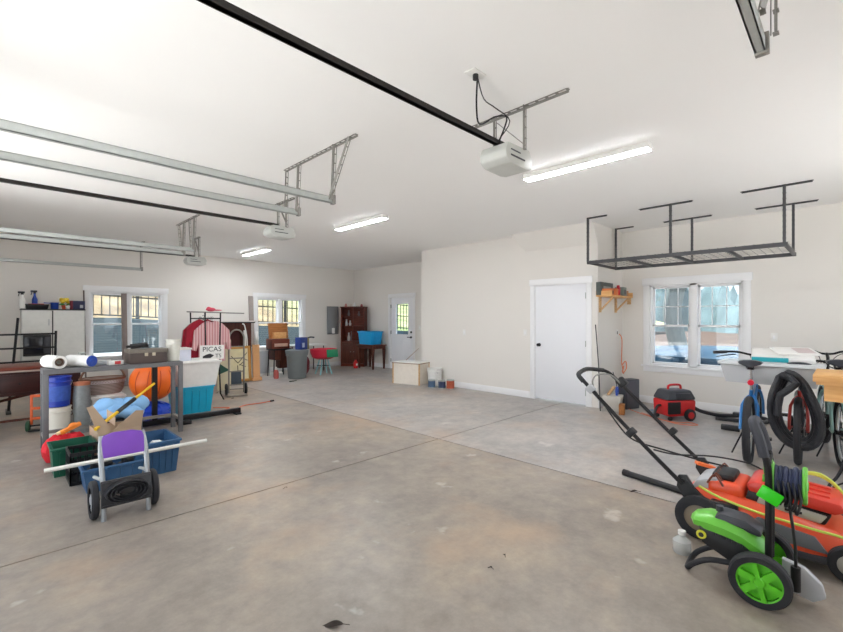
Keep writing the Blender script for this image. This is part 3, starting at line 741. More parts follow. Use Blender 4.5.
MB().box((-.33,-.03,.02),(1.14,.03,.09),.004).build('beam', blk_metal, r); MB().box((-.03,-.03,.09),(.03,.03,.97),.003).build('post', mat('post_black',(40,38,40),.45,.4), r)
MB().box((.28,-.2,0),(.36,.12,.03),.004).box((.24,-.2,0),(.4,-.1,.05),.004).build('foot', blk_metal, r); MB().box((-.33,-.1,0),(-.25,.1,.02)).box((1.05,-.08,0),(1.13,.08,.02)).build('pad', rubber, r)
# buckets and goods behind the workbench
bucket('bucket','white bucket on the floor under the blue bucket',(.565,6.95,0),.118,.13,.36,mat('bucket_cream',(226,220,206),.5),True,cat='bucket')
bucket('bucket','dark blue bucket stacked on the white bucket',(.565,6.95,.362),.116,.13,.37,mat('bucket_blue',(28,58,168),.4),True,bandm=mat('label_pale_blue',(58,92,180),.6,var=.4,scale=25))
r = thing('glass_jar','ribbed clear jug with orange lid right of the blue bucket','jug',(.80,6.95,.0)); MB().lathe([(.085,0),(.09,.02),(.09,.46),(.085,.54),(.08,.6)],n=24).build('body', mat('jug_grey',(136,140,140),.3,var=.25,scale=30), r); MB().lathe([(.088,.6),(.088,.64),(.001,.65)],n=24).build('lid', mat('terracotta_lid',(190,112,78),.6), r)
tote('storage_tote','white storage tote under the wicker basket',(1.09,7.22,0),(.155,.2),(.175,.22),.40,white_p,lid=white_p)
# wicker basket
r = thing('wicker_basket','grey brown wicker basket with arched handle behind the workbench','basket',(1.06,7.22,.427))
wick = stripe_mat('wicker',(116,98,94),(176,160,152),16,.8,'Z')
b_ = MB().lathe([(.20,0),(.235,.06),(.255,.2),(.26,.21),(.245,.21),(.19,.02),(.001,.015)],n=32)
for v in b_.bm.verts: v.co.y *= .7
b_.build('body', wick, r)
b_ = MB()
for i in range(44): a = 2*PI*i/44; b_.tor((.25*math.cos(a),.175*math.sin(a),.165),.014,.005,'x' if abs(math.cos(a))>.75 else 'y',10,5)
b_.build('weave', mat('weave_pale',(196,184,186),.7), r)
b_ = MB().tor((0,0,.21),.255,.012,'z')
for v in b_.bm.verts: v.co.y *= .7
b_.tube([(-.25,0,.2),(-.21,0,.30),(-.1,0,.37),(.1,0,.37),(.21,0,.30),(.25,0,.2)],.013,8)
b_.build('handle', mat('wicker_dark',(112,76,56),.7), r)
# orange ball on blue bag
r = thing('plastic_bag','crumpled blue bag squeezed under the orange ball','bag',(1.60,7.02,0))
b = MB().sph((0,0,.135),(.24,.24,.135),24); 
for v in b.bm.verts: v.co += Vector((random.uniform(-.02,.02),random.uniform(-.02,.02),random.uniform(-.012,.012))); v.co.z = max(.0,v.co.z)
b.build('body', mat('blue_bag',(24,66,190),.3,bump=.4,bscale=18), r, angle=20)
r = thing('inflatable_ball','large bright orange ball behind the black post','ball',(1.595,6.98,.565))
b = MB().sph((0,0,0),(.285,.255,.28),32)
for v in b.bm.verts:
    a = math.atan2(v.co.y,v.co.x); v.co *= 1+.012*math.cos(7*a)*(1-abs(v.co.z)/.27)
b.build('shell', orange_ball, r)
m = MB()
for k in range(4):
    a0 = -2.6+k*.55; m.tube([(.288*math.cos(a0+.1*t)*math.cos(t-.6)*1.0,.258*math.sin(a0+.1*t)*math.cos(t-.6),.282*math.sin(t-.6)) for t in [i*.2 for i in range(7)]],.004,6,sub=2)
m.build('seam', mat('seam_orange',(206,70,20),.5), r)
# teal tote, white tote, sign
tote('storage_tote','turquoise tote on the floor beneath the white tote',(2.19,7.33,0),(.22,.24),(.26,.28),.41,teal_tote,lid=None)
tote('storage_tote','white lidded tote stacked on the turquoise tote',(2.22,7.33,.411),(.255,.27),(.31,.32),.37,white_p,lid=white_paper,ribs=False)
r = thing('sign','white placard with dark letters and a black shape on the white tote','sign',(2.44,7.12,.808),-.25)
MB().box((-.17,-.006,0),(.17,.006,.22),.002).build('board', white_paper, r)
ink = mat('dark_ink',(36,32,36),.7)
text_part('lettering','PICAS',.105,(0,-.008,.155),(PI/2,0,0),ink,r)
text_part('lettering','TS',.085,(.09,-.008,.05),(PI/2,0,0),ink,r)
MB().prism([(-.13,.02),(-.02,.02),(.03,.06),(-.03,.09),(-.08,.075),(-.13,.05)],-.009,-.006,'y').build('silhouette', ink, r)
r = thing('file_box','pale blue white box on the left end of the white tote','box',(2.03,7.22,.808),0); MB().box((-.09,-.13,0),(.10,.13,.17),.006).build('body', mat('pale_blue_white',(214,220,234),.5), r); MB().box((-.1,-.14,.17),(.11,.14,.195),.004).build('lid', white_p, r)
# clothes rack with shirts
r = thing('garment_rack','dark garment rack carrying red and pink shirts','clothes rack',(2.73,8.3,0))
for y in (-.3,.32):
    for s in (-1,1): MB().tube([(s*.36,y*1.25,0),(s*.13,y*1.25,.12),(s*.13,y*1.25,1.56)],.013,8,sub=3).build('post', blk_metal, r)
MB().tube([(-.13,-.375,1.45),(.13,-.375,1.45)],.011,8).tube([(-.13,.4,1.45),(.13,.4,1.45)],.011,8).tube([(0,-.375,1.45),(0,.4,1.45)],.012,8).build('hanging_rail', blk_metal, r)
MB().tube([(-.42,-.375,1.565),(.55,-.375,1.545)],.011,8).build('top_bar', galv_d, r)
def shirt(label, y, dx, m, wd=.30, ln=.66, dz=0):
    r = thing('shirt', label, 'shirt', (2.73+dx,8.3+y,.68+dz), random.uniform(-.08,.08), 'shirts on the garment rack')
    top = .70
    pts = [(-.22,0),(.22,0),(.22,.3),(.225,.46),(.255,.2),(wd+.03,.22),(wd-.01,.56),(.17,top-.02),(.07,top+.03),(0,top-.01),(-.07,top+.03),(-.17,top-.02),(-wd+.01,.56),(-wd-.03,.22),(-.255,.2),(-.225,.46),(-.22,.3)]
    b = MB().prism(pts,-.022,.022,'y',.008)
    b.build('fabric', m, r, angle=50)
    MB().tube([(-.16,0,top-.05),(0,0,top+.02),(.16,0,top-.05)],.006,6,sub=1).tube([(0,0,top+.02),(0,0,top+.05),(.02,0,top+.085),(.0,0,top+.098),(-.02,0,top+.085)],.003,6).build('hanger', blk_metal, r, 'thin hanger')
stripe = stripe_mat('pink_stripe',(206,142,146),(228,190,190),7,.85,'X',True)
crim = mat('crimson_cloth',(156,28,48),.9,var=.15,scale=10); pinkc = mat('pink_cloth',(226,150,156),.9,var=.12); redc = mat('red_cloth',(196,48,62),.9,var=.12)
shirt('pink and white striped shirt facing front of the rack',-.25,.03,stripe)
shirt('dark crimson shirt sticking out left behind the striped one',-.17,-.09,crim,.29,dz=.03)
shirt('pale pink shirt in the middle of the rack',-.06,.07,pinkc)
shirt('red shirt showing its right sleeve',.05,.06,redc,.29)
shirt('crimson shirt deeper in the rack',.16,-.03,crim)
shirt('pale grey shirt at the back of the rack',.24,-.02,mat('grey_cloth',(196,192,192),.9))
r = thing('pink_cap','pink cloth cap resting on the garment rack top bar','hat',(2.70,7.93,1.578)); MB().sph((0,0,.03),(.08,.06,.035),16).sph((.10,0,.02),(.09,.06,.012),12).tube([(-.08,0,.02),(-.04,0,.07),(.04,0,.03)],.009,6).build('cloth', mat('pink_cap',(214,84,104),.85), r)
# hand truck
r = thing('hand_truck','silver hand truck standing beside the clothes rack','hand truck',(3.25,8.20,0),-.3)
alu = mat('aluminium',(150,144,136),.35,.6)
m = MB()
for s in (-1,1): m.tube([(s*.13,0,.05),(s*.13,0,.95),(s*.12,-.03,1.13),(s*.06,-.05,1.22),(0,-.055,1.24)],.015,8)
for zz in (.2,.45,.7,.92): m.bar((-.13,0,zz),(.13,0,zz),.02,.02)
m.build('frame', alu, r); MB().box((-.18,-.2,.01),(.18,0,.022),.003).build('toe_plate', alu, r); MB().cyl((-.2,.06,.11),(.2,.06,.11),.01).build('axle', galv_d, r)
for s in (-1,1):
    wh = MB().tor((s*.17,.06,.11),.085,.025,'x',24,8).build('wheel', rubber, r); MB().cyl((s*.17-.015,.06,.11),(s*.17+.015,.06,.11),.06).build('hub', alu, wh)
# tall dark shelf, framed panel, boards
r = thing('tall_table','tall dark red table with pale top behind the framed panel','table',(3.82,10.15,0))
MB().box((-.58,-.4,1.37),(.5,.3,1.40),.004).build('table_top', mat('pale_top',(214,208,202),.5), r); MB().box((-.56,-.38,1.345),(.48,.28,1.37)).build('edge', blk_metal, r, 'black edge under the top')
MB().box((-.45,-.3,1.18),(.42,.22,1.345)).build('apron', wood_d, r)
for x,y in ((-.42,-.26),(.38,-.26),(-.42,.18),(.38,.18)): MB().box((x-.045,y-.045,0),(x+.045,y+.045,1.18),.004).build('leg', wood_d, r)
MB().box((-.4,.14,.2),(.36,.18,1.18)).build('back_panel', mat('maroon_panel',(96,40,42),.6), r)
r = thing('framed_panel','gold framed cream panel leaning on the tall dark table','picture frame',(3.93,9.66,0),.0)
gold = mat('gold_frame',(196,140,66),.4,.2)
m = MB()
for A,B in (((-.28,-.02,.03),(.24,.03,.09)),((-.28,-.02,.77),(.24,.03,.83)),((-.28,-.02,.03),(-.22,.03,.83)),((.18,-.02,.03),(.24,.03,.83))): m.box(A,B,.008)
m.rot(Matrix.Rotation(-.1,4,'X')); m.build('frame', gold, r)
MB().box((-.23,0,.08),(.19,.015,.78)).rot(Matrix.Rotation(-.1,4,'X')).build('panel', mat('cream_panel',(226,216,176),.6,var=.14,scale=8), r)
m = MB(); 
for p,q_ in (((-.05,.45),(.16,.68)),((-.05,.45),(-.2,.62)),((-.02,.42),(.12,.36)),((-.02,.4),(.1,.5)),((-.06,.4),(-.06,.15)),((.08,.55),(.16,.5))): m.bar((p[0],-.006,p[1]),(q_[0],-.006,q_[1]),.012,.01)
m.rot(Matrix.Rotation(-.1,4,'X')); m.build('dark_marks', ink, r)
r = thing('slate_board','dark slate grey board leaning against the gold frame','board',(3.78,9.55,0)); MB().box((-.16,0,.0),(.12,.018,.30),.004).bar((-.02,.03,.27),(.0,.06,.02),.02).rot(Matrix.Translation((0,0,.0)) @ Matrix.Rotation(-.12,4,'X')).build('panel', mat('slate',(62,74,86),.6), r)
r = thing('wood_board','pale orange board standing right of the gold frame','board',(4.33,9.78,0)); MB().box((-.07,-.02,0),(.09,.02,.84),.004).box((-.1,-.03,0),(.13,.05,.08),.004).rot(Matrix.Rotation(-.06,4,'X')).build('plank', mat('peach_wood',(226,170,116),.6), r)
r = thing('grey_cloth','grey cloth hanging from the tall table front','cloth',(3.52,9.77,.62)); MB().box((-.11,-.02,0),(.11,.012,.57),.012).jitter(.004).build('cloth', mat('grey_cloth2',(142,138,142),.9), r)
r = thing('white_strap','pale strap hanging beneath the tall table','strap',(4.04,9.735,.83)); MB().tube([(-.05,0,.5),(.0,0,.46),(.05,0,.2),(.06,0,0)],.014,8).build('strap', white_p, r)
r = thing('folded_screen','cream folded board standing behind the hand truck','board',(3.30,8.95,0),-.1); MB().box((-.13,-.015,0),(.13,.015,1.02),.006).build('panel', mat('cream_board',(222,212,180),.7), r); MB().prism([(-.11,.32),(.10,.40),(-.1,.55)],-.02,-.015,'y').build('printed_shapes', mat('green_print',(52,92,78),.7), r)
r = thing('curled_sheet','white curled sheet standing on the pale orange board','paper',(4.33,9.76,.838)); MB().sph((0,0,.16),(.05,.05,.16),12).build('sheet', white_p, r)
r = thing('wood_post','grey brown board leaning left of the far window','board',(4.80,11.0,0)); MB().box((-.06,-.015,0),(.06,.015,2.05),.003).rot(Matrix.Rotation(-.09,4,'X')).build('plank', mat('post_grey',(158,148,142),.7), r)

# ---- below the far window
tote_w = thing('white_cabinet','low white cabinet under the far window','cabinet',(4.86,10.7,0))
MB().box((-.2,-.2,.0),(.16,.2,.68),.006).build('body', white_p, tote_w); MB().box((-.22,-.22,.68),(.18,.22,.72),.006).build('top', white_paper, tote_w); MB().box((-.17,-.21,.06),(.13,-.2,.62),.003).build('door', lgrey_p, tote_w)
r = thing('folding_table','white folding table behind the grey trash can','table',(6.0,10.62,0))
MB().box((-.55,-.32,.70),(.6,.32,.74),.008).build('table_top', white_p, r)
for x in (-.45,.5):
    for y in (-.26,.26): MB().cyl((x,y,0),(x,y,.70),.014).build('leg', blk_metal, r)
r = thing('sewing_stand','dark metal stand under the open wooden box','stand',(5.08,10.2,0))
for x,y in ((-.17,-.15),(.2,-.15),(-.17,.15),(.2,.15)): MB().tube([(x*1.15,y*1.1,0),(x,y,.66)],.014,8).build('leg', blk_metal, r)
MB().box((-.22,-.19,.66),(.26,.19,.70),.004).build('top', blk_metal, r); MB().box((-.17,-.17,.42),(.0,.15,.66),.005).box((.0,-.1,.2),(.2,.14,.66),.005).build('drawer_box', wood_d, r)
r = thing('wooden_chest','brown wooden chest with its lid raised under the far window','chest',(5.10,10.18,.70),-.05)
MB().box((-.27,-.17,.0),(.2,.17,.24),.006).build('body', wood_r, r); MB().box((-.2,-.19,.05),(.14,-.17,.13),.003).build('front_panel', mat('pink_brown',(196,160,140),.6), r)
MB().prism([(.12,.24),(.16,.24),(.24,.62),(.2,.63)],-.20,.30,'x').build('lid', wood_b, r); MB().box((-.12,.06,.24),(.22,.13,.40),.004).build('inner_tray', wood_o, r)
r = thing('trash_can','large grey round trash can before the far window','trash can',(5.22,9.5,0))
MB().lathe([(.2,0),(.215,.01),(.25,.63),(.265,.635),(.265,.665),(.24,.665),(.2,.03),(.001,.03)],n=40).build('body', trash_m, r)
MB().lathe([(.268,.60),(.275,.66),(.275,.685),(.2,.70),(.001,.70)],n=40).build('lid', trash_m, r)
for s in (-1,1): MB().box((s*.25-.03,-.04,.55),(s*.25+.03,.04,.60),.008).build('handle', trash_m, r)
r = thing('book_box','blue printed box on the grey trash can lid','box',(5.32,9.46,.70),.35)
MB().box((-.13,-.09,0),(.11,.09,.29),.005).build('body', mat('blue_print',(42,64,140),.5,var=.4,scale=20), r); MB().box((.11,-.09,0),(.17,.09,.27),.004).build('side_panel', mat('yellow_grey',(150,142,92),.6), r); MB().box((-.08,-.094,.05),(.0,-.09,.16)).build('printed_patch', mat('pale_print',(176,190,214),.6), r)
r = thing('jug','clear plastic jug between chest and blue box','jug',(5.05,9.6,.68)); r.location=(4.83,9.80,.0); 
MB().lathe([(.055,0),(.06,.015),(.06,.15),(.035,.21)],n=20).build('body', mat('jug_red',(190,90,84),.4), r); MB().lathe([(.036,.205),(.022,.24),(.022,.28),(.001,.282)],n=20).build('cap', white_p, r)
r['label'] = 'red bottle with white cap on the floor left of the trash can'; r['category'] = 'bottle'; r.name = 'red_bottle'
r = thing('storage_bag','dark red bag slumped right of the grey trash can','bag',(5.62,9.86,0)); b = MB().sph((0,0,.26),(.14,.15,.26),16).jitter(.012); b.build('body', mat('dark_red_bag',(110,34,44),.7), r)
r = thing('iron','grey hand tool with dark bent handle on the folding table','tool',(5.98,10.42,.74)); MB().sph((-.08,0,.08),(.07,.05,.08),12).build('body', lgrey_p, r); MB().tube([(-.1,0,.14),(0,0,.16),(.14,0,.20),(.26,0,.19)],.02,8).build('handle', dgrey_p, r)
r = thing('figurine','small brown jar on the folding table','jar',(5.72,10.40,.74)); MB().lathe([(.05,0),(.06,.05),(.05,.12),(.03,.15),(.001,.15)],n=16).build('body', mat('jar_brown',(150,104,88),.5), r)
r = thing('tub_chair','red tub chair with pale blue legs near the electrical panel','chair',(6.10,9.72,0),-.05)
r.scale = (1.22,1.1,1.1)
m = MB().lathe([(.16,.36),(.24,.40),(.285,.52),(.29,.60),(.275,.60),(.265,.52),(.22,.42),(.001,.385)],n=32); m.build('seat_shell', mat('chair_red',(206,40,66),.45), r)
for a in (.7,2.3,3.9,5.5): MB().tube([(.09*math.cos(a),.09*math.sin(a),.38),(.13*math.cos(a),.13*math.sin(a),.2),(.19*math.cos(a),.19*math.sin(a),0)],.015,8).build('leg', mat('pale_blue_metal',(150,206,214),.4,.2), r)
MB().tube([(-.11,-.1,.2),(.11,.1,.2)],.008,6).tube([(.11,-.1,.2),(-.11,.1,.2)],.008,6).build('brace', blk_metal, r)
r = thing('green_board','green board leaning in the red tub chair','board',(6.22,9.35,.46),-.05); MB().box((-.24,-.008,0),(.08,.008,.2),.003).rot(Matrix.Rotation(-.15,4,'X')).build('panel', mat('board_green',(10,132,90),.5), r)
r = thing('floor_scrap','small black and green scrap on the floor before the trash can','scrap',(4.85,9.06,0),.3); MB().box((-.07,-.025,0),(.05,.02,.018),.005).box((.04,-.01,0),(.15,.02,.012),.003).build('body', mat('scrap_dark',(40,62,44),.6), r)
r = thing('electrical_panel','flat grey breaker panel on the left wall','breaker panel',(7.34,YL,.97)); MB().box((-.2,-.03,0),(.2,0,.85),.004).build('flush_mount_box', mat('panel_grey',(138,140,142),.5,.2), r); MB().box((-.18,-.036,.04),(.18,-.03,.81),.003).build('door', mat('panel_grey2',(146,148,150),.5,.2), r)
MB().box((-.04,-.045,.02),(.06,-.036,.19),.003).build('notice', white_paper, r, 'white label on the panel door')
# bookcase in the corner, bench, blue tote
r = thing('bookcase','tall dark wood hutch with open shelves in the far corner','bookcase',(7.78,10.69,0),-.96)
w2,dp,h = .37,.15,1.78
def bk_at(x,y): return (7.78+x*math.cos(-.96)-y*math.sin(-.96), 10.69+x*math.sin(-.96)+y*math.cos(-.96))
MB().box((-w2,-dp,0),(-w2+.03,dp,h)).box((w2-.03,-dp,0),(w2,dp,h)).box((-w2,dp-.015,0),(w2,dp,h)).box((-w2-.02,-dp-.02,h),(w2+.02,dp,h+.03),.005).box((-w2,-dp+.01,0),(w2,dp,.09)).box((-.02,-dp,.78),(.02,-dp+.02,h)).build('carcass', wood_r, r)
for zz in (.74,1.2,1.5): MB().box((-w2+.03,-dp+.02,zz),(w2-.03,dp-.015,zz+.025)).build('shelf', wood_r, r)
for a,b,kx in ((-w2+.03,-.004,-.05),(.004,w2-.03,.05)):
    dd = MB().box((a,-dp-.015,.1),(b,-dp+.005,.73),.004).box((a+.06,-dp-.02,.17),(b-.06,-dp-.013,.66),.006).build('door', wood_d, r); MB().sph((kx,-dp-.03,.45),.014,8).build('knob', galv_d, dd)
for i,(x,zz,hh,mm,lab,kind) in enumerate(((-.28,1.225,.2,'glass_pale','pale glass vase on the middle shelf of the hutch','vase'),(-.15,1.225,.16,'glass_pale','short pale glass jar beside the hutch divider','jar'),(-.2,.765,.25,'glass_pale','tall clear decanter on the lowest open hutch shelf','decanter'),(.16,1.525,.14,'grey_ware','grey bowl on the upper right hutch shelf','bowl'),(-.1,.765,.3,'grey_ware','thin grey candlestick on the lower hutch shelf','candlestick'),(-.2,1.525,.18,'grey_ware','dull grey pitcher on the upper left hutch shelf','pitcher'))):
    r = thing(kind, lab, kind, (*bk_at(x*.9,.03),zz+.002)); gm = mat(mm,(190,186,184) if mm=='glass_pale' else (120,108,108),.25)
    MB().lathe([(.03,0),(.04,.02),(.045,hh*.4),(.02,hh*.75),(.027,hh),(.022,hh),(.001,hh*.5)],n=16).build('body', gm, r)
for i,(x,hh,c,lab) in enumerate(((-.26,.1,(214,150,146),'pink trinket on the hutch top at left'),(-.1,.09,(226,214,206),'white trinket on the hutch top near the middle'),(.02,.13,(236,236,236),'white figurine on the hutch top'),(.24,.08,(160,80,84),'dark red trinket on the hutch top at right'))):
    r = thing('trinket', lab, 'trinket', (*bk_at(x,0),1.81), group='trinkets on the hutch'); MB().lathe([(.03,0),(.045,.02),(.03,hh*.6),(.035,hh*.8),(.001,hh)],n=14).build('body', mat('trinket%d'%i,c,.5), r)
r = thing('wooden_bench','dark wooden piano bench under the bright blue tote','bench',(7.80,9.86,0))
MB().box((-.26,-.38,.66),(.26,.38,.70),.006).build('seat', wood_d, r); MB().box((-.23,-.35,.58),(.23,.35,.66)).build('apron', wood_d, r)
for x in (-.2,.2):
    for y in (-.32,.32): MB().frustum((x,y),(.02,.02),(.035,.035),0,.58,.003).build('leg', wood_d, r)
tote('storage_tote','bright blue tote on the dark piano bench',(7.78,9.90,.70),(.18,.27),(.21,.31),.36,cyan_tote,lid=cyan_tote)
r = thing('red_can','small red can on the floor beside the hutch','can',(7.48,10.2,0)); MB().lathe([(.06,0),(.065,.02),(.065,.17),(.03,.21),(.03,.24)],n=16).build('body', red_p, r); MB().box((-.03,-.067,.08),(.03,-.06,.14)).build('paper_label', white_p, r)
# step box by the glazed door, leaning trim, bucket, cans
r = thing('step_box','white panelled step box with wood edges before the glazed door','step box',(6.63,6.96,0),.24)
r.scale = (1.06,1.14,1.07)
MB().box((-.2,-.3,0),(.2,.3,.43)).build('body', mat('panel_cream',(236,228,216),.6), r); m = MB()
for x in (-.2,.2):
    for y in (-.3,.3): m.box((x-.012,y-.012,0),(x+.012,y+.012,.43))
m.build('corner_trim', wood_l, r); MB().box((-.215,-.315,.43),(.215,.315,.455),.003).build('top', white_p, r); MB().box((-.218,-.318,.425),(.218,.318,.44)).build('edge_trim', mat('edge_brown',(160,132,112),.6), r)
r = thing('trim_board','short grey brown strip leaning over the step box','board',(6.74,7.02,.488)); MB().bar((-.10,.12,.014),(.15,-.04,.28),.03,.012).build('strip', mat('strip_grey',(188,170,158),.6), r)
bucket('bucket','white bucket with wire handle against the wall near the step box',(6.74,6.34,0),.14,.16,.38,white_p,True,cat='bucket',hz=0.9)
def can(label, x, y, band, r0=.075, h=.16):
    r = thing('paint_can', label, 'paint can', (x,y,0), group='paint cans by the wall')
    MB().lathe([(r0,0),(r0,h),(r0+.004,h+.004),(r0-.004,h+.008),(.001,h+.002)],n=24).build('body', galv, r); MB().lathe([(r0+.001,.02),(r0+.001,h-.015)],n=24,cap=False).build('paper_label', band, r)
can('blue labelled paint can in front of the white bucket, left of two', 6.50,6.20, mat('can_blue',(84,110,140),.5,var=.4,scale=30))
can('navy labelled paint can touching the red brown can', 6.58,5.98, mat('can_navy',(48,60,92),.5,var=.5,scale=30))
can('red brown paint can rightmost of the three by the wall', 6.64,5.80, mat('can_red',(176,84,56),.5,var=.3,scale=30),.08,.19)
r = thing('extension_cord','orange extension cord on the floor by the turquoise tote','cord',(2.6,7.0,0)); MB().tube([(-.1,.25,.012),(.1,.1,.01),(.0,.0,.01),(.15,-.05,.01),(.35,.1,.01),(.62,.1,.01),(.8,.12,.012)],.007,6).build('cable', mat('cord_orange',(226,110,78),.6), r); MB().cyl((.8,.12,.015),(.87,.13,.015),.014).build('plug', black_m, r)

# ---- pile in front of the workbench
tote('storage_bin','steel blue open bin right of the purple backed cart',(1.12,4.76,0),(.115,.21),(.14,.25),.31,navy_tote,group=None)
tote('storage_bin','long low steel blue bin behind the purple backed cart',(.735,4.58,0),(.19,.12),(.215,.14),.20,navy_tote)
tote('storage_bin','dark green open bin at the left of the pile',(.53,5.25,0),(.14,.14),(.16,.17),.27,green_tote)
r = thing('milk_crate','black plastic crate between the green and blue bins','crate',(.62,4.905,0))
m = MB(); s = .15
for zz in (0,.12,.25): 
    for A,B in (((-s,-s),(s,-s)),((-s,s),(s,s)),((-s,-s),(-s,s)),((s,-s),(s,s))): m.bar((A[0],A[1],zz+.015),(B[0],B[1],zz+.015),.012,.03)
for i in range(7):
    t = -s+2*s*i/6
    for P_ in ((t,-s),(t,s),(-s,t),(s,t)): m.bar((P_[0],P_[1],.01),(P_[0],P_[1],.27),.014,.01)
m.box((-s,-s,0),(s,s,.01)); m.build('body', black_m, r)
for lab,x,y,L,a,h in (('black tool bundle lying in the low blue bin',.66,4.535,.2,.05,.17),('dark clamp at the right of the low blue bin',.84,4.535,.12,.1,.17)):
    r = thing('tool_bundle', lab, 'tool', (x,y,.013),a); MB().box((-L/2,-.04,0),(L/2,.05,h),.012).cyl((-L/2+.03,-.03,h),(-L/2+.03,-.03,h+.05),.02).cyl((L/4,.02,h),(L/4,.02,h+.05),.022).box((-L/3,-.045,h),(L/3,.03,h+.035),.008).build('body', black_m, r)
r = thing('pvc_pipe','long white pipe lying across the bins','pipe',(.281,4.473,.252)); MB().cyl((0,0,0),(1.2,.0,.0),.017,n=14).build('tube', mat('pipe_white',(232,230,222),.4), r)
r = thing('paper_scrap','crumpled white paper in the steel blue bin','paper',(1.11,4.68,.014)); b = MB().box((-.05,-.09,.015),(.05,.09,.25),.02).jitter(.012); b.build('sheet', white_paper, r)
# cardboard box with open flaps
r = thing('cardboard_box','open brown cardboard box with raised flaps','box',(.90,5.42,0),.05)
s,sy,hh,t = .185,.19,.33,.006
MB().box((-s,-sy,0),(s,-sy+t,hh)).box((-s,sy-t,0),(s,sy,hh)).box((-s,-sy,0),(-s+t,sy,hh)).box((s-t,-sy,0),(s,sy,hh)).box((-s,-sy,0),(s,sy,t)).build('body', cardboard, r)
MB().prism([(-s,hh-.02),(-.07,hh-.02),(-.1,hh+.06),(-s-.04,hh+.27),(-s-.09,hh+.26)],-sy-.01,-sy-.004,'y').build('flap', cardboard, r)
MB().prism([(-.06,hh),(s,hh),(s+.01,hh+.17),(s-.06,hh+.18)],-sy-.003,-sy+.003,'y').rot(Matrix.Translation((0,-sy,hh)) @ Matrix.Rotation(.25,4,'X') @ Matrix.Translation((0,sy,-hh))).build('flap', cardboard, r)
MB().bar((0,sy-.01,hh),(0,sy-.01,hh+.12),2*s-.02,.004).build('flap', cardboard, r)
r = thing('folded_bedding','light blue bedding heaped on the dark bag behind the cardboard box','bedding',(1.03,5.92,.322)); b = MB()
for c_,r_ in (((0,0,.08),(.25,.15,.10)),((-.1,.02,.14),(.16,.12,.08)),((.14,.0,.12),(.15,.13,.10)),((.02,-.09,.06),(.2,.1,.07))): b.sph(c_,r_,20)
for v in b.bm.verts: v.co += Vector((0,0,.018*math.sin(v.co.x*34+v.co.y*20))); v.co.z = max(v.co.z,0)
b.build('fabric', mat('light_blue_cloth',(134,180,224),.9,var=.1,scale=12), r, angle=60)
r = thing('duffel_bag','dark grey bag under the light blue bedding','bag',(1.06,5.90,0)); MB().box((-.3,-.17,0),(.16,.13,.32),.05,seg=3).build('body', mat('bag_dark',(58,60,66),.8), r); MB().tube([(-.1,-.17,.2),(0,-.19,.24),(.1,-.17,.2)],.012,6).build('strap', black_m, r)
r = thing('toy_pile','red cloth bundle behind the green bin','cloth',(.48,5.66,0)); b = MB().sph((0,0,.13),(.15,.12,.15),16).sph((.1,.0,.15),(.11,.1,.13),14).jitter(.012); 
for v in b.bm.verts: v.co.z = max(v.co.z,0)
b.build('fabric', mat('bright_red_cloth',(206,26,40),.8), r, angle=25)
r = thing('toy_blaster','orange and cream plastic toy on the red bundle','toy',(.56,5.62,.31),.3); MB().box((-.10,-.02,.0),(.09,.02,.045),.012,ry=-.35).sph((.02,0,.045),(.045,.025,.03),12).build('body', mat('toy_orange',(246,140,50),.4), r); MB().cyl((-.12,0,-.01),(-.05,0,.01),.016).build('barrel', mat('toy_cream',(240,206,160),.4), r)
r = thing('yellow_tool','long yellow handled tool slanting out of the cardboard box','tool',(.70,5.19,.37)); d_ = Vector((.66,.70,.30))
MB().cyl(d_*.62,d_,.014,n=14).build('shaft', mat('tool_yellow',(238,192,36),.4), r); MB().cyl((0,0,0),d_*.33,.016,n=14).build('handle', mat('tool_yellow',(238,192,36),.4), r); MB().cyl(d_*.33,d_*.62,.021,n=12).build('grip', black_m, r)
# purple backed cart
r = thing('folding_cart','silver framed cart with purple back and black ripple panel','cart',(.695,3.78,0),-.02)
for s_ in (-1,1): MB().tube([(s_*.138,-.02,0),(s_*.138,.02,.25),(s_*.142,.10,.45),(s_*.13,.16,.57)],.0165,8,sub=2).build('leg', mat('cart_silver',(150,152,154),.35,.5), r)
# purple back: rounded top corners
pp = [(-.128,.425),(.128,.425),(.136,.54),(.124,.572),(.06,.588),(-.06,.588),(-.124,.572),(-.136,.54)]
b = MB().prism(pp,-.011,.011,'y',.004)
for v in b.bm.verts: v.co.y += .085+(v.co.z-.43)*.47
b.build('back_panel', purple, r, 'purple back panel')
b = MB().prism([(-.156,.10),(.156,.10),(.156,.28),(-.156,.28)],-.012,.012,'y',.004)
for a_,c_ in ((.13,.07),(.105,.056),(.08,.042),(.055,.028)):
    q = MB(); q.tor((0,-.014,.195),1,.06,'y',36,6); 
    for v in q.bm.verts:
        v.co.x *= a_; v.co.z = .195+(v.co.z-.195)*c_
    b._merge(q.bm)
b.box((-.15,-.018,.11),(.15,-.012,.118)).box((-.15,-.018,.264),(.15,-.012,.272))
for v in b.bm.verts: v.co.y += -.035+(v.co.z-.1)*.2
b.build('lower_panel', mat('ripple_black',(46,46,50),.3), r, 'glossy black lower panel with oval ripples')
for s_ in (-1,1):
    wh = MB().lathe([(.09,-.02),(.123,-.023),(.135,-.013),(.135,.013),(.123,.023),(.09,.02)],(s_*.185,.09,.135),'x',36,cap=False).build('wheel', rubber, r)
    b = MB().cyl((s_*.185-.02,.09,.135),(s_*.185+.02,.09,.135),.03)
    for k in range(6): a = k*PI/3; b.bar((s_*.185,.09+.02*math.cos(a),.135+.02*math.sin(a)),(s_*.185,.09+.10*math.cos(a),.135+.10*math.sin(a)),.02,.03)
    b.build('hub', lgrey_p, wh)
MB().cyl((-.185,.09,.135),(.185,.09,.135),.009).build('axle', galv_d, r)
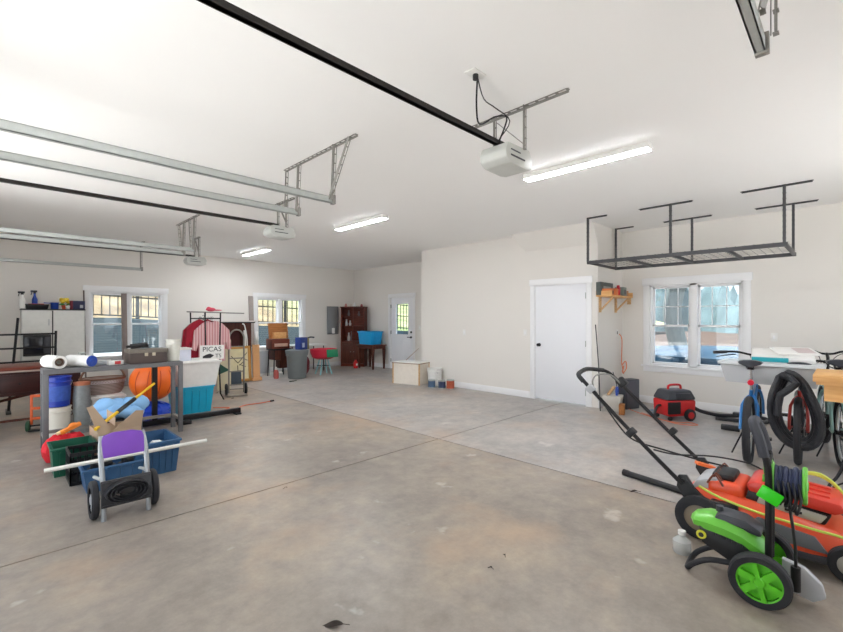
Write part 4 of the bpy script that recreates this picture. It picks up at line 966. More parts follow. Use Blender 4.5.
for s_ in (-1,1): MB().tube([(s_*.138,.03,.28),(s_*.15,.22,.25),(s_*.15,.36,.22)],.012,8).build('side_arm', galv, r)
# leaf scraps on the floor
def leaf(label, x, y, rz, L):
    r = thing('dry_leaf', label, 'leaf', (x,y,.001), rz)
    b = MB(); q = b.bm; n = 8; up=[]; lo=[]
    for i in range(n+1):
        t = i/n; ww = L*.2*math.sin(PI*min(1,t*1.02))**.8; zz = .006*math.sin(t*5)+.004
        up.append(q.verts.new((L*t,ww,zz))); lo.append(q.verts.new((L*t,-ww,zz+.003)))
    for i in range(n): q.faces.new((lo[i],lo[i+1],up[i+1],up[i]))
    bmesh.ops.solidify(q, geom=q.faces[:], thickness=.002); b.tube([(0,0,.006),(-L*.3,.004,.004)],.0015,5,sub=1)
    b.build('blade', mat('leaf_brown',(66,56,50),.8,var=.3,scale=60), r)
leaf('dark dry leaf on the bare floor at the bottom of the view', 1.17,1.69,2.4,.10)
leaf('small dark leaf scrap near the floor joint left of the middle', 1.75,3.40,.4,.04)
leaf('dark leaf scrap on the open floor, farther of two close together', 2.2,1.48,1.0,.032)
leaf('dark leaf scrap on the open floor, nearer of two close together', 2.04,1.46,1.8,.03)
leaf('dark leaf on the floor beside the black pipe by the mowers', 3.81,1.25,2.3,.07)
r = thing('grey_board','grey brown board standing in front of the window nearest the cabinet','board',(2.0,10.98,0)); MB().box((-.05,-.015,0),(.05,.015,2.0),.003).rot(Matrix.Rotation(-.08,4,'X')).build('plank', mat('board_grey',(140,128,124),.7), r)
# ================================================================== right side of the garage
# ---- shelf and goods by the closet corner
r = thing('wall_shelf','small pine shelf on the narrow side wall beside the plain door','shelf',(7.30,CY0,1.80))
MB().box((-.46,-.25,0),(.46,0,.025),.003).box((-.46,-.25,.025),(-.44,0,.09)).box((.44,-.25,.025),(.46,0,.09)).build('board', wood_o, r)
for x in (-.33,.33): MB().bar((x,-.02,-.22),(x,-.22,-.01),.04,.02).box((x-.02,-.03,-.25),(x+.02,0,0)).build('bracket', wood_l, r)
z = 1.825
def item(name, label, cat, x, y, s, m, rz=0, extra=None):
    r = thing(name, label, cat, (x-.12,CY0+y,z), rz); MB().box((-s[0]/2,-s[1]/2,0),(s[0]/2,s[1]/2,s[2]),.005).build('body', m, r)
    if extra: MB().box((-s[0]*.3,-s[1]/2-.002,s[2]*.2),(s[0]*.3,-s[1]/2,s[2]*.7)).build('printed_panel', extra, r)
    return r
rust = mat('rust_orange',(206,110,52),.5,var=.2,scale=25); dkg = mat('shelf_dark',(74,80,78),.5,var=.4,scale=30)
item('box','rust orange box at the door end of the pine shelf','box',7.07,-.15,(.15,.14,.10),rust,.1,mat('print_brown',(120,56,30),.5))
item('box','second rust orange box on the pine shelf beside the first','box',7.24,-.16,(.13,.12,.11),rust,-.1)
item('tool_case','long dark case at the back of the pine shelf','case',7.20,-.045,(.50,.08,.21),dkg,0,mat('print_grey',(150,152,150),.5))
r = thing('hand_tool','red hand tool lying on the pine shelf','tool',(7.285,CY0-.18,z),.3); MB().bar((-.08,0,.06),(.09,0,.11),.06,.05).cyl((.0,-.01,.0),(.03,.0,.17),.024).build('body', mat('tool_red',(204,40,56),.4), r)
item('box','grey green carton on the pine shelf right of the red tool','box',7.63,-.14,(.2,.14,.15),mat('carton_greygreen',(120,130,122),.5,var=.35,scale=30),.1,dgrey_p)
item('box','orange brown small box at the window end of the pine shelf','box',7.80,-.13,(.12,.12,.10),mat('small_brown',(176,120,74),.6),.05)
r = thing('shelf_bracket','pale wooden peg bracket on the window wall beside the shelf','bracket',(XW,2.76,1.72)); MB().bar((-.01,0,.09),(-.16,-.04,.03),.03,.03).box((-.02,-.03,-.02),(0,.03,.14)).build('body', wood_l, r)
r = thing('marker_rod','thin black rod leaning at the edge of the plain door','rod',(6.72,2.76,0)); MB().tube([(0,0,0),(.08,.06,.7),(.175,.15,1.35)],.008,6,sub=2).build('shaft', black_m, r)
r = thing('utility_tub','pale grey tub under the shelf corner','tub',(6.93,2.65,0),.2); MB().frustum((0,0),(.1,.11),(.13,.14),0,.24,.01).build('body', mat('tub_grey',(200,196,188),.5), r); MB().bar((-.08,.05,.255),(.26,.02,.33),.04,.03).build('handle', wood_l, r, 'pale wooden handle')
r = thing('blue_clamp','bright blue clamp hanging over the pale grey tub','clamp',(6.92,2.58,.246),.2)
MB().tor((0,0,.07),.05,.018,'y',18,8).box((-.05,-.015,-.0),(.02,.015,.05),.006).build('body', blue_p, r); MB().tube([(.0,0,.11),(.03,.03,.24),(.0,.06,.36)],.006,6).tube([(0,0,-.0),(0,.03,-.05),(0.02,.06,-.07)],.01,6).build('cord', blk_metal, r)
r = thing('lumber_end','short orange brown wood block beside the pale grey tub','block',(6.74,2.44,0),.3); MB().box((-.08,-.04,0),(.08,.04,.15),.004).build('block', wood_b, r)
r = thing('speaker_box','dark grey upright speaker box standing under the shelf','speaker',(7.27,2.52,0),-.35)
MB().box((-.15,-.07,0),(.15,.09,.47),.008).build('cabinet', dgrey_p, r); MB().box((-.135,-.08,.02),(.135,-.07,.45),.004).build('grille', mat('grille_grey',(82,84,92),.7,bump=.4,bscale=200), r)
r = thing('extension_cord','orange extension cord dangling from the outlet by the shelf','cord',(7.72,CY0-.02,1.2))
MB().tube([(0,-.02,-.02),(.04,-.05,-.12),(.05,-.04,-.5),(.05,-.06,-.62),(-.1,-.12,-.68),(-.3,-.2,-.66),(-.5,-.25,-.60)],.008,6).tube([(.05,-.05,-.56),(.13,-.08,-.5),(.11,-.1,-.62),(.02,-.07,-.7),(.1,-.06,-.58)],.008,6).build('cable', mat('cord_orange2',(232,132,86),.6), r)
r = thing('blue_cable','thin blue grey cable tangled on the floor under the speaker box','cable',(7.30,2.12,.006)); MB().tube([(-.2,.05,0),(-.05,-.06,.01),(.12,.02,.0),(.0,.1,.01),(-.1,0,.02),(.1,-.1,.0),(.3,-.2,.0)],.006,6).build('wire', mat('cable_blue',(120,150,176),.5), r)
# ---- shop vacuum
r = thing('shop_vacuum','red and black shop vacuum on the floor under the window','vacuum',(6.98,1.80,0),-.62)
MB().frustum((0,0),(.21,.16),(.225,.165),.06,.29,.03).build('tank', red_p, r)
MB().frustum((0,0),(.23,.17),(.17,.13),.29,.43,.03).box((-.10,-.165,.31),(.14,-.14,.39),.01).build('motor_head', dgrey_p, r)
MB().tube([(-.10,0,.42),(-.09,0,.475),(-.04,0,.49),(.06,0,.49),(.10,0,.475),(.11,0,.42)],.016,8,sub=3).build('handle', red_p, r)
MB().box((-.235,-.17,.10),(-.03,-.158,.27),.008).build('front_panel', black_m, r)
for x,yy,rad in ((.10,-.185,.085),(.10,.185,.085)):
    wh = MB().lathe([(.02,-.02),(rad*.8,-.022),(rad,-.014),(rad,.014),(rad*.8,.022),(.02,.02)],(x,yy,rad),'y',24).build('wheel', black_m, r); MB().cyl((x,yy-.026,rad),(x,yy+.026,rad),rad*.55).build('hub', red_p, wh)
for yy in (-.13,.13): MB().sph((-.17,yy,.033),(.035,.03,.033),12).build('caster', black_m, r)
def vl(X,Y,Z):
    p = Matrix.Rotation(.62,3,'Z') @ Vector((X-6.98,Y-1.80,Z)); return (p.x,p.y,p.z)
MB().tube([(.18,.02,.22),(.27,.03,.20),vl(7.32,1.56,.10),vl(7.48,1.36,.04),vl(7.66,1.18,.03),vl(7.76,1.0,.035),vl(7.66,.8,.03),vl(7.4,.85,.03),vl(7.32,1.1,.03),vl(7.28,1.35,.03)],.026,10).build('hose', mat('hose_black',(34,34,38),.55,bump=.6,bscale=70), r)
MB().tube([(-.22,0,.2),(-.30,-.04,.20),(-.36,-.06,.1),(-.35,-.08,.03)],.018,8).build('nozzle_hose', black_m, r)
r = thing('extension_cord','orange cord lying on the floor in front of the shop vacuum','cord',(6.72,1.70,.0)); MB().tube([(.45,.8,.008),(.2,.5,.008),(.02,.2,.008),(-.02,-.02,.008),(.1,-.12,.008),(.02,-.25,.008),(-.1,-.05,.008),(.06,.24,.008),(.3,.55,.008)],.006,6).build('cable', mat('cord_orange3',(214,128,96),.6), r)
r = thing('floor_wand','black vacuum wand lying on the floor pointing at the mowers','pipe',(4.12,1.45,.028),-PI/2-.22)
MB().cyl((0,0,0),(.85,0,0),.026,n=16).cyl((-.03,0,0),(.02,0,0),.029,n=16).build('tube', black_m, r)
r = thing('black_pedal_block','short dark bar lying on the floor left of the blue bicycle wheel','bar',(6.75,1.02,.0)); MB().box((-.03,-.03,0),(.03,.17,.07),.006).build('body', black_m, r)
# ---- bicycles
def bicycle(name, label, loc, rz, fcol, saddle_z=.97, wb=1.03, R=.335, tyre=.03, bar_w=.36, drop=False, fork_col=None, fender=None, bar_z=1.03, light=None):
    r = thing(name, label, 'bicycle', loc, rz)
    axles = ((0,0),(wb,0))
    spoke_m = chrome
    for x,_ in axles:
        wh = MB().tor((x,0,R),R-tyre,tyre,'y',44,10).build('wheel', rubber, r)
        MB().tor((x,0,R),R-2*tyre-.006,.011,'y',40,8,1.2).build('rim', galv, wh)
        b = MB()
        for k in range(24):
            a = 2*PI*k/24; s_ = 1 if k%2 else -1
            b.tube([(x+.02*math.cos(a+.5),.028*s_,R+.02*math.sin(a+.5)),(x+(R-2*tyre)*math.cos(a),0,R+(R-2*tyre)*math.sin(a))],.0013,4,sub=1)
        b.build('spokes', spoke_m, wh); MB().cyl((x,-.05,R),(x,.05,R),.022,n=12).build('hub', blk_metal, wh)
    bb = (.42,0,.29); st = (.30,0,.66); ht = (wb-.20,0,.725); hb = (wb-.16,0,.66)
    b = MB().tube([bb,(st[0]-.02,0,st[2]+.04)],.017,10,sub=1).tube([bb,hb],.021,10,sub=1).tube([(st[0]+.01,0,st[2]-.04),ht],.017,10,sub=1).tube([(ht[0]-.015,0,ht[2]+.04),(hb[0]+.01,0,hb[2]-.03)],.024,10,sub=1)
    for s_ in (-1,1):
        b.tube([(bb[0],s_*.03,bb[2]),(.18,s_*.062,R-.01),(0,s_*.07,R)],.013,8,sub=2).tube([(st[0],s_*.02,st[2]-.03),(.12,s_*.065,R+.22),(0,s_*.07,R)],.014,8,sub=2)
    b.build('frame', fcol, r)
    b = MB()
    for s_ in (-1,1): b.tube([(hb[0]+.0,s_*.045,hb[2]-.05),(wb-.06,s_*.06,R+.16),(wb,s_*.062,R)],.014,8,sub=2)
    b.tube([(hb[0],-.05,hb[2]-.04),(hb[0],.05,hb[2]-.04)],.016,8,sub=1); b.build('fork', fork_col or fcol, r)
    MB().tube([(st[0]-.01,0,st[2]),(st[0]-.06,0,saddle_z-.05)],.0135,10,sub=1).build('seat_post', chrome, r)
    sx = st[0]-.07
    b = MB(); q = b.bm; rings = []
    for t,wd,zz in ((-.13,.05,.0),(-.12,.098,.012),(-.06,.105,.014),(0,.07,.0),(.06,.032,-.004),(.13,.02,-.006),(.15,.008,-.012)):
        rings.append([q.verts.new((sx+t,wd*math.cos(a),saddle_z+zz+(.026*math.sin(a) if math.sin(a) > 0 else .036*math.sin(a)))) for a in [2*PI*k/12 for k in range(12)]])
    for A,B in zip(rings,rings[1:]):
        for k in range(12): q.faces.new((A[k],A[(k+1)%12],B[(k+1)%12],B[k]))
    q.faces.new(rings[0]); q.faces.new(rings[-1][::-1]); sd = b.build('saddle', mat('saddle_black',(40,42,50),.45), r)
    b = MB()
    for s_ in (-1,1): b.tube([(sx-.10,s_*.03,saddle_z-.03),(sx-.03,s_*.025,saddle_z-.055),(sx+.08,s_*.02,saddle_z-.03)],.005,6)
    b.cyl((sx-.02,-.03,saddle_z-.055),(sx-.02,.03,saddle_z-.055),.012); b.build('saddle_rails', blk_metal, sd)
    b = MB().tube([(ht[0]-.02,0,ht[2]+.04),(ht[0]-.035,0,bar_z-.04),(ht[0]+.04,0,bar_z)],.015,8,sub=1).build('stem', blk_metal, r)
    hx = ht[0]+.04
    hb_ = MB().tube([(hx-.12,-bar_w,bar_z+.02),(hx-.03,-bar_w*.5,bar_z+.03),(hx,-.05,bar_z),(hx,.05,bar_z),(hx-.03,bar_w*.5,bar_z+.03),(hx-.12,bar_w,bar_z+.02)],.012,8).build('handlebar', blk_metal, r)
    for s_ in (-1,1):
        MB().tube([(hx-.09,s_*bar_w*.72,bar_z+.026),(hx-.14,s_*(bar_w+.02),bar_z+.018)],.019,8,sub=1).build('grip', rubber, hb_)
        MB().tube([(hx-.02,s_*bar_w*.5,bar_z+.0),(hx-.02,s_*bar_w*.8,bar_z-.02),(hx-.05,s_*bar_w*1.0,bar_z-.04)],.006,6).build('brake_lever', blk_metal, hb_)
    MB().tube([(hx-.02,-.15,bar_z+.02),(hx+.1,-.08,bar_z-.05),(hx+.06,0,bar_z-.2),(st[0]+.3,.02,.76)],.004,6).tube([(hx-.02,.15,bar_z+.02),(hx+.12,.06,bar_z-.02),(hx+.1,.02,bar_z-.25),(wb-.08,.03,.55)],.004,6).build('cable', black_m, r)
    b = MB().cyl((bb[0],-.055,bb[2]),(bb[0],.055,bb[2]),.02).tor((bb[0],-.045,bb[2]),.09,.006,'y',28,6).bar((bb[0],-.065,bb[2]),(bb[0]+.10,-.065,bb[2]-.13),.022,.012).bar((bb[0],.065,bb[2]),(bb[0]-.10,.065,bb[2]+.13),.022,.012)
    for k in range(5): a = 2*PI*k/5; b.bar((bb[0],-.045,bb[2]),(bb[0]+.085*math.cos(a),-.045,bb[2]+.085*math.sin(a)),.014,.004)
    cr = b.build('crank', blk_metal, r)
    MB().box((bb[0]+.06,-.16,bb[2]-.145),(bb[0]+.14,-.075,bb[2]-.12),.004).build('pedal', black_m, cr); MB().box((bb[0]-.14,.075,bb[2]+.12),(bb[0]-.06,.16,bb[2]+.145),.004).build('pedal', black_m, cr)
    MB().tor((.0,-.045,R),.04,.006,'y',20,6).tube([(0,-.045,R+.04),(bb[0],-.045,bb[2]+.09)],.005,6,sub=1).tube([(0,-.045,R-.04),(bb[0],-.045,bb[2]-.09)],.005,6,sub=1).build('chain', galv_d, r)
    if fender:
        for x in (0,wb):
            b = MB(); q = b.bm; rg = []
            for i in range(19):
                a = -.15*PI+1.25*PI*i/18 if x == 0 else .0*PI+.95*PI*i/18
                rg.append([q.verts.new((x+(R+.012+dz_)*math.cos(a),yy,R+(R+.012+dz_)*math.sin(a))) for yy,dz_ in ((-.03,-.012),(-.018,0),(.018,0),(.03,-.012))])
            for A,B in zip(rg,rg[1:]):
                for k in range(3): q.faces.new((A[k],A[k+1],B[k+1],B[k]))
            bmesh.ops.solidify(q, geom=q.faces[:], thickness=.002); b.build('fender', fender, r)
    if light: MB().cyl((st[0]-.085,0,.78),(st[0]-.055,0,.785),.028).build('rear_reflector', light, r, 'round red reflector')
    return r
blue_f = mat('frame_blue',(46,122,190),.3,coat=.4); red_f = mat('frame_red',(176,52,44),.3,coat=.4); mint = mat('frame_mint',(150,190,184),.35,coat=.3)
def kick(r, fr): MB().tube([(.25,.06,.28),(.22,.16,.02)],.008,6,sub=1).build('kickstand', blk_metal, r)
bk = bicycle('bicycle','blue bicycle with fat tyre seen from behind, left of the hose coil',(5.36,.715,0),.06,blue_f,.985,light=mat('reflector_red',(220,30,60),.3),tyre=.034,bar_w=.37); kick(bk,0)
bk = bicycle('bicycle','red bicycle carrying the black hose coil on its saddle',(5.66,.36,0),.03,red_f,.965,fork_col=galv,bar_w=.26,wb=1.0,bar_z=.95); kick(bk,0)
bk = bicycle('bicycle','pale mint bicycle with fenders behind the plywood table',(5.84,.05,0),.15,mint,1.0,fender=mint,bar_w=.26,wb=1.05,bar_z=1.05); kick(bk,0)
r = thing('vacuum_hose','thick black hose coil hung over the red bicycle saddle','hose',(5.56,.38,.20))
b = MB(); pts = []
for k in range(3):
    for i in range(16):
        a = 2*PI*i/16+PI/2; rx = .135+.02*k; rz_ = .31+.02*k
        zz = rz_*math.sin(a); pts.append((.02+.10*(zz>.2)-.05*k, rx*math.cos(a)*(1-.25*math.sin(a))+.13*zz, .36+zz))
pts += [(-.10,-.02,.62),(-.12,.10,.50),(-.12,.12,.3)]
b.tube(pts,.033,10,sub=2)
b.build('tube', mat('hose_ribbed',(36,37,42),.5,bump=.8,bscale=60), r)
r = thing('clear_tote','clear plastic tote behind the bicycle saddles','storage bin',(5.885,.60,.755))
b = MB(); q = b.bm
def ring(hx,hy,z): return [q.verts.new((sx_*hx,sy_*hy,z)) for sx_,sy_ in ((-1,-1),(1,-1),(1,1),(-1,1))]
R_ = [ring(.15,.37,0),ring(.19,.42,.215),ring(.184,.414,.215),ring(.144,.364,.006)]
q.faces.new(R_[0][::-1]); q.faces.new(R_[3])
for A,B in zip(R_,R_[1:]):
    for k in range(4): q.faces.new((A[k],A[(k+1)%4],B[(k+1)%4],B[k]))
b.build('body', clear_p, r)
b = MB()
for A,B in (((-.205,-.435,.195),(.205,-.41,.22)),((-.205,.41,.195),(.205,.435,.22)),((-.205,-.41,.195),(-.18,.41,.22)),((.18,-.41,.195),(.205,.41,.22))): b.box(A,B,.006)
b.build('rim', mat('rim_clear',(216,220,222),.3), r)
MB().box((-.2,-.43,.22),(.2,.43,.23),.004).build('lid', mat('lid_clear',(206,210,212),.3), r)
r = thing('flat_box','white and turquoise flat box tilted on the clear tote and handlebars','box',(6.06,.52,1.05),.10); r.rotation_euler = (0,-.20,.10)
MB().box((-.22,-.26,-.022),(.22,.26,.022),.004).build('body', white_paper, r); MB().box((-.223,-.05,-.018),(-.19,.255,.0235)).build('printed_stripe', mat('print_teal',(40,164,176),.5), r)
r = thing('magazine','white folded paper on top of the turquoise striped box','paper',(6.12,.42,1.095)); r.rotation_euler = (0,-.20,.4); MB().box((-.14,-.18,-.008),(.14,.18,.010),.002).build('sheets', white_paper, r); MB().box((-.1,-.15,.010),(.1,.0,.012)).build('printed_panel', mat('print_pinkgrey',(206,190,188),.6), r)
# ---- plywood table at the right edge
r = thing('plywood_table','thick pale plywood table jutting in at the right edge','table',(5.0,.225,-.02))
MB().box((0,-1.25,.925),(.65,0,.985),.003).box((.02,-1.25,.90),(.63,-.02,.925)).build('table_top', wood_o, r); MB().box((.05,-1.2,.76),(.6,-.07,.90)).build('apron', wood_o, r)
for x in (.09,.56):
    for y in (-.42,-1.15): MB().box((x-.045,y-.045,0),(x+.045,y+.045,.76),.003).build('leg', wood_l, r)
r = thing('scroll_stand','black curved metal stand on the floor under the plywood table','stand',(5.04,.0,0))
for s_ in (-1,1):
    MB().tube([(-.1,.06*s_+.05,.012),(-.08,.08*s_+.04,.05),(0,.05*s_+.02,.12),(.06,.02*s_,.26),(.08,.0,.42)],.012,8).build('leg', blk_metal, r)
MB().tube([(-.06,.1,.03),(-.02,.02,.08),(.02,-.06,.03),(.0,-.1,.02)],.008,6).tor((.08,-.02,.43),.07,.01,'z').build('scroll', blk_metal, r)
# ---- red push mower
r = thing('push_mower','orange red push lawn mower with long black handle','lawn mower',(3.58,.70,0),-PI/2)
mo = mat('mower_orange',(232,82,44),.35,coat=.2); mred = mat('mower_red',(214,58,44),.35); silver = mat('mower_silver',(186,184,176),.35,.3)
# deck shell
b = MB(); q = b.bm; rings = []
for x,hw,z0,z1 in ((-.10,.19,.13,.25),(-.04,.235,.09,.29),(.10,.25,.07,.30),(.35,.255,.07,.28),(.55,.25,.07,.25),(.72,.22,.08,.21),(.82,.15,.10,.17)):
    prof = [(-hw,z0),(-hw-.01,z0+.04),(-hw*.92,z1-.05),(-hw*.7,z1),(0,z1+.02),(hw*.7,z1),(hw*.92,z1-.05),(hw+.01,z0+.04),(hw,z0)]
    rings.append([q.verts.new((x,y,zz)) for y,zz in prof])
for A,B in zip(rings,rings[1:]):
    for k in range(8): q.faces.new((A[k],A[k+1],B[k+1],B[k]))
    q.faces.new((A[8],A[0],B[0],B[8]))
q.faces.new(rings[0]); q.faces.new(rings[-1][::-1]); b.build('deck', mo, r)
MB().box((-.03,-.262,.055),(.68,.262,.10),.012).build('skirt', dgrey_p, r)
MB().prism([(.22,.13),(.62,.12),(.56,.20),(.30,.23)],-.266,-.245,'y',.005).build('deck_panel', grey_p, r, 'grey side panel'); MB().prism([(.22,.13),(.62,.12),(.56,.20),(.30,.23)],.245,.266,'y',.005).build('deck_panel', grey_p, r, 'grey side panel')
MB().prism([(-.12,.20),(-.05,.34),(.06,.38),(.12,.30)],-.15,.15,'y',.02).build('rear_flap', lgrey_p, r)
MB().box((.02,-.17,.27),(.22,.17,.36),.03,seg=2).build('motor_base', mo, r)
b = MB().prism([(.24,.345),(.64,.315),(.69,.34),(.67,.385),(.27,.415),(.23,.39)],-.165,.165,'y',.015)
for yy in (-.09,0,.09): b.box((.3,yy-.012,.375),(.62,yy+.012,.41),.005,ry=.07)
b.build('battery_lid', mred, r)
MB().prism([(.22,.28),(.60,.24),(.63,.31),(.24,.35)],-.155,.155,'y',.012).build('battery_housing', black_m, r)
MB().prism([(.28,.275),(.58,.25),(.61,.30),(.30,.335)],-.168,-.15,'y',.006).build('side_panel', silver, r); MB().box((.42,-.173,.28),(.50,-.167,.296),.003).build('latch', black_m, r)
MB().box((.05,-.262,.20),(.2,-.2,.26),.01).build('vent', black_m, r); MB().box((.03,-.1,.35),(.16,.12,.40),.02).build('motor_cap', black_m, r)
b = MB()
for i in range(8): b.tube([(.02+.02*(i%3),-.17+.045*i,.34),(.06,-.15+.045*i,.40),(.11,-.17+.045*i,.34)],.007,6)
b.build('wiring', mat('engine_brown',(110,52,30),.5), r)
for x,yy,rad,ww in ((0,-.29,.14,.05),(0,.29,.14,.05),(.71,-.27,.10,.05),(.71,.27,.10,.05)):
    wh = MB().lathe([(rad*.6,-ww/2),(rad*.92,-ww/2),(rad,-ww*.35),(rad,ww*.35),(rad*.92,ww/2),(rad*.6,ww/2)],(x,yy,rad),'y',36,cap=False).build('wheel', rubber, r)
    MB().lathe([(.001,-.018),(.02,-.03),(.03,-.022),(rad*.62,-.016),(rad*.62,.016),(.001,.016)],(x,yy,rad),'y',28).build('hub', silver if x else mat('hub_brown',(132,118,100),.5), wh)
for s_ in (-1,1):
    MB().prism([(-.14,.12),(-.02,.10),(.06,.22),(.02,.27),(-.04,.31),(-.08,.39),(-.13,.38),(-.14,.30),(-.08,.22)],s_*.255-.012,s_*.255+.012,'y',.005).cyl((-.1,s_*.255-.02,.345),(-.1,s_*.255+.02,.345),.018).build('handle_bracket', black_m, r)
b = MB()
b.tube([(-.10,-.285,.33),(-.35,-.285,.55),(-.62,-.285,.80),(-.77,-.28,.94),(-.83,-.255,.985),(-.87,-.18,1.0),(-.885,0,1.015),(-.87,.18,1.0),(-.83,.255,.985),(-.77,.28,.94),(-.62,.285,.80),(-.35,.285,.55),(-.10,.285,.33)],.0145,10); hd = b.build('handle', blk_metal, r)
MB().bar((-.12,.18,.36),(-.02,.25,.33),.05,.02).build('warning_plate', mat('label_orange',(236,120,60),.5), r, 'orange plate')
MB().tube([(-.79,-.28,.955),(-.84,-.25,.99),(-.875,-.16,1.003),(-.89,0,1.018),(-.875,.16,1.003),(-.845,.25,.99)],.018,10).build('foam_grip', mat('foam_black',(44,44,46),.8), hd)
MB().tube([(-.70,-.265,.88),(-.75,-.2,.95),(-.79,0,.98),(-.76,.2,.96),(-.70,.265,.88)],.007,8).build('bail_bar', galv_d, hd)
MB().box((-.76,-.30,.87),(-.70,-.262,.93),.008,ry=.7).build('switch_box', lgrey_p, hd, 'pale grey switch box')
MB().box((-.74,.255,.86),(-.66,.32,.93),.012,ry=.7).build('clamp', black_m, hd); MB().box((-.45,-.31,.59),(-.40,-.26,.65),.008,ry=.7).build('clamp', black_m, hd); MB().box((-.33,.26,.515),(-.28,.31,.57),.008,ry=.7).build('clamp', black_m, hd)
MB().tube([(-.70,-.26,.88),(-.55,-.22,.65),(-.42,-.26,.56),(-.25,-.15,.50),(-.05,.05,.42),(.08,.1,.40)],.006,6).tube([(-.28,-.27,.52),(-.18,-.1,.47),(.0,.15,.44),(.2,.28,.40),(.34,.18,.36)],.006,6).build('cable', black_m, hd)
# lime hose thrown over the mower
r = thing('garden_hose','lime yellow thin hose looped over and behind the orange mower','hose',(3.58,.70,0),-PI/2)
limey = mat('hose_lime',(206,222,92),.45)
MB().tube([(.40,.0,.425),(.48,.04,.47),(.57,.08,.475),(.66,.06,.41),(.74,.0,.28),(.82,-.06,.05)],.008,8).tube([(.44,.08,.42),(.52,.12,.455),(.62,.14,.42),(.70,.12,.30),(.80,.06,.05)],.008,8).tube([(-.02,-.20,.315),(.1,-.235,.285),(.3,-.25,.255),(.55,-.24,.235),(.72,-.225,.21),(.88,-.2,.05)],.008,8).build('tube', limey, r)
# ---- green pressure washer
r = thing('pressure_washer','lime green electric pressure washer with black handle in front','pressure washer',(2.92,.33,0),.05)
for x in (-.19,.17):
    wh = MB().lathe([(.095,-.03),(.122,-.032),(.13,-.022),(.13,.022),(.122,.032),(.095,.03)],(x,0,.13),'x',40,cap=False).build('wheel', rubber, r)
    b = MB().lathe([(.088,-.026),(.097,-.028),(.099,.0),(.097,.028),(.088,.026)],(x,0,.13),'x',36,cap=False).lathe([(.001,-.034),(.02,-.034),(.026,-.026),(.026,.026),(.001,.026)],(x,0,.13),'x',20).lathe([(.09,-.004),(.09,.004)],(x,0,.13),'x',30)
    for k in range(6):
        a = k*PI/3+.3; ca,sa = math.cos(a),math.sin(a)
        b.bar((x-.016,.018*ca,.13+.018*sa),(x-.016,.092*ca,.13+.092*sa),.02,.034)
    b.build('hub', green_hub, wh)
MB().cyl((-.19,0,.13),(.17,0,.13),.012).build('axle', blk_metal, r)
# body shell
b = MB(); q = b.bm; rings = []
for y,hw,z0,z1 in ((.325,.03,.29,.305),(.305,.07,.275,.33),(.24,.088,.27,.35),(.16,.092,.262,.345),(.08,.092,.245,.325),(.02,.088,.205,.295),(-.015,.07,.185,.255)):
    prof = [(-hw,z0),(-hw-.008,(z0+z1)/2),(-hw*.75,z1-.01),(0,z1),(hw*.75,z1-.01),(hw+.008,(z0+z1)/2),(hw,z0)]
    rings.append([q.verts.new((x,y,zz)) for x,zz in prof])
for A,B in zip(rings,rings[1:]):
    for k in range(6): q.faces.new((A[k],A[k+1],B[k+1],B[k]))
    q.faces.new((A[6],A[0],B[0],B[6]))
q.faces.new(rings[0]); q.faces.new(rings[-1][::-1]); b.build('shell', lime, r)
b = MB().prism([(.21,.34),(.18,.372),(.07,.365),(.0,.325),(.0,.29),(.21,.325)],-.065,.065,'x',.014); b.cyl((0,.19,.36),(0,.19,.39),.018); b.build('top_cover', dgrey_p, r, 'dark grey top cover')
b = MB().prism([(.28,.285),(.265,.19),(.10,.11),(-.01,.10),(-.01,.19),(.04,.24)],-.084,.084,'x',.01)
for i in range(8): b.box((-.09,.03+.024*i,.215+.005*i),(-.082,.044+.024*i,.232+.005*i))
b.build('lower_body', black_m, r)
MB().tube([(-.085,.08,.13),(-.09,.22,.11),(-.088,.30,.06),(-.07,.335,.018),(.07,.335,.018),(.088,.30,.06),(.09,.22,.11),(.085,.08,.13)],.015,10).build('foot_tube', rubber, r)
MB().tor((-.09,.265,.235),.018,.007,'x',18,8).build('inlet_ring', mat('ring_yellow',(220,214,60),.4), r, 'yellow inlet ring'); MB().cyl((-.095,.265,.235),(-.06,.265,.235),.013).build('inlet', black_m, r)
b = MB().tube([(-.09,-.03,.15),(-.09,-.03,.62),(-.088,-.01,.76),(-.08,.02,.86),(-.04,.035,.895),(.04,.035,.895),(.08,.02,.86),(.088,-.01,.76),(.09,-.03,.62),(.09,-.03,.15)],.0165,10).bar((-.09,-.03,.45),(.09,-.03,.45),.02,.02).bar((-.09,-.03,.70),(.09,-.03,.70),.02,.02)
hd = b.build('handle', blk_metal, r)
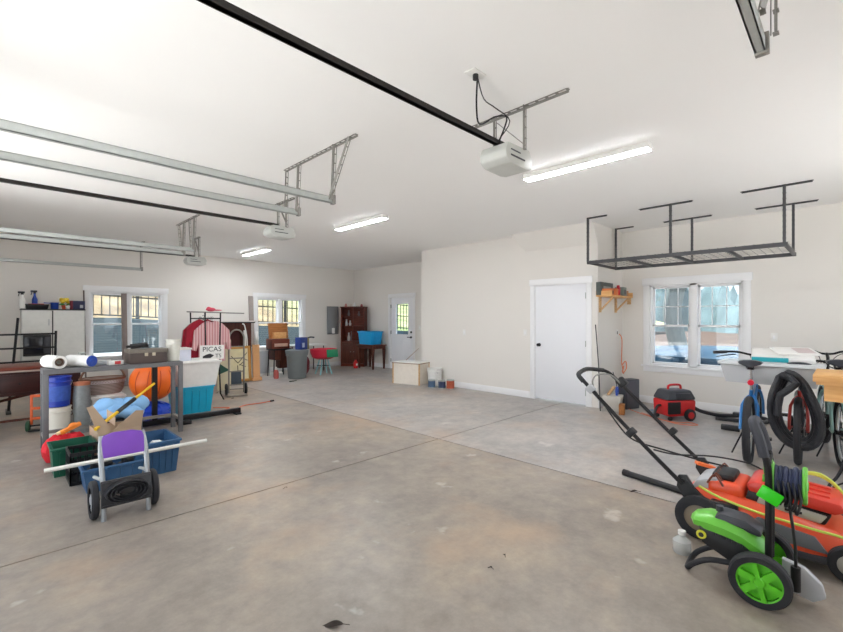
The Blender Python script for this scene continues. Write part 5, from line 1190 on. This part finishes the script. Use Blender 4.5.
MB().tube([(-.089,-.012,.73),(-.084,.008,.82),(-.065,.03,.882),(-.025,.036,.896),(.025,.036,.896),(.065,.03,.882),(.084,.008,.82),(.089,-.012,.73)],.025,10).build('grip', mat('grip_grey',(64,66,74),.7), hd)
# hose reel, axle across the view
RY = -.105
b = MB()
for y in (RY+.065,RY-.065):
    b.tor((.0,y,.595),.085,.011,'y',30,8)
    for k in range(5): a = k*2*PI/5; b.bar((0,y,.595),(.08*math.cos(a),y,.595+.08*math.sin(a)),.02,.012)
b.cyl((0,RY-.08,.595),(0,.0,.595),.02).box((-.03,RY+.06,.62),(.03,RY+.10,.70),.01); rl = b.build('hose_reel', lime, r)
b = MB()
for i in range(6): b.tor((0,RY-.05+.02*i,.595+.004*math.sin(i*2)),.066+.006*(i%2),.012,'y',30,8)
b.build('coiled_hose', mat('hose_navy',(44,52,84),.5), rl)
b = MB()
for i in range(5): y = RY-.04+.02*i; b.tube([(-.075,y,.62),(-.095,y-.01,.54),(-.09,y+.005,.47+.015*i),(-.07,y+.01,.50),(-.06,y,.56)],.006,6)
b.build('hanging_loops', black_m, rl)
MB().box((-.14,-.085,.515),(-.115,.01,.58),.006,rx=.45).box((-.115,-.05,.53),(-.09,-.02,.57)).build('gun_holder', lime_b, r, 'bright green gun holder')
MB().tube([(-.07,RY,.55),(-.09,RY-.02,.40),(-.08,RY-.03,.28),(-.07,RY-.03,.17)],.007,6).cyl((-.07,RY-.03,.08),(-.07,RY-.03,.20),.02).build('power_cord', black_m, r)
MB().prism([(-.08,.05),(-.2,.02),(-.25,.06),(-.235,.12),(-.17,.18),(-.08,.2)],-.02,.02,'x',.008).build('cord_wrap', lgrey_p, r, 'light grey cord wrap plate')
r = thing('detergent_bottle','small clear bottle standing before the washer foot','bottle',(3.02,.735,0))
MB().lathe([(.045,0),(.05,.008),(.05,.075),(.02,.10),(.018,.115)],n=20).build('body', bottle_p, r); MB().cyl((0,0,.112),(0,0,.135),.022).build('cap', white_p, r)
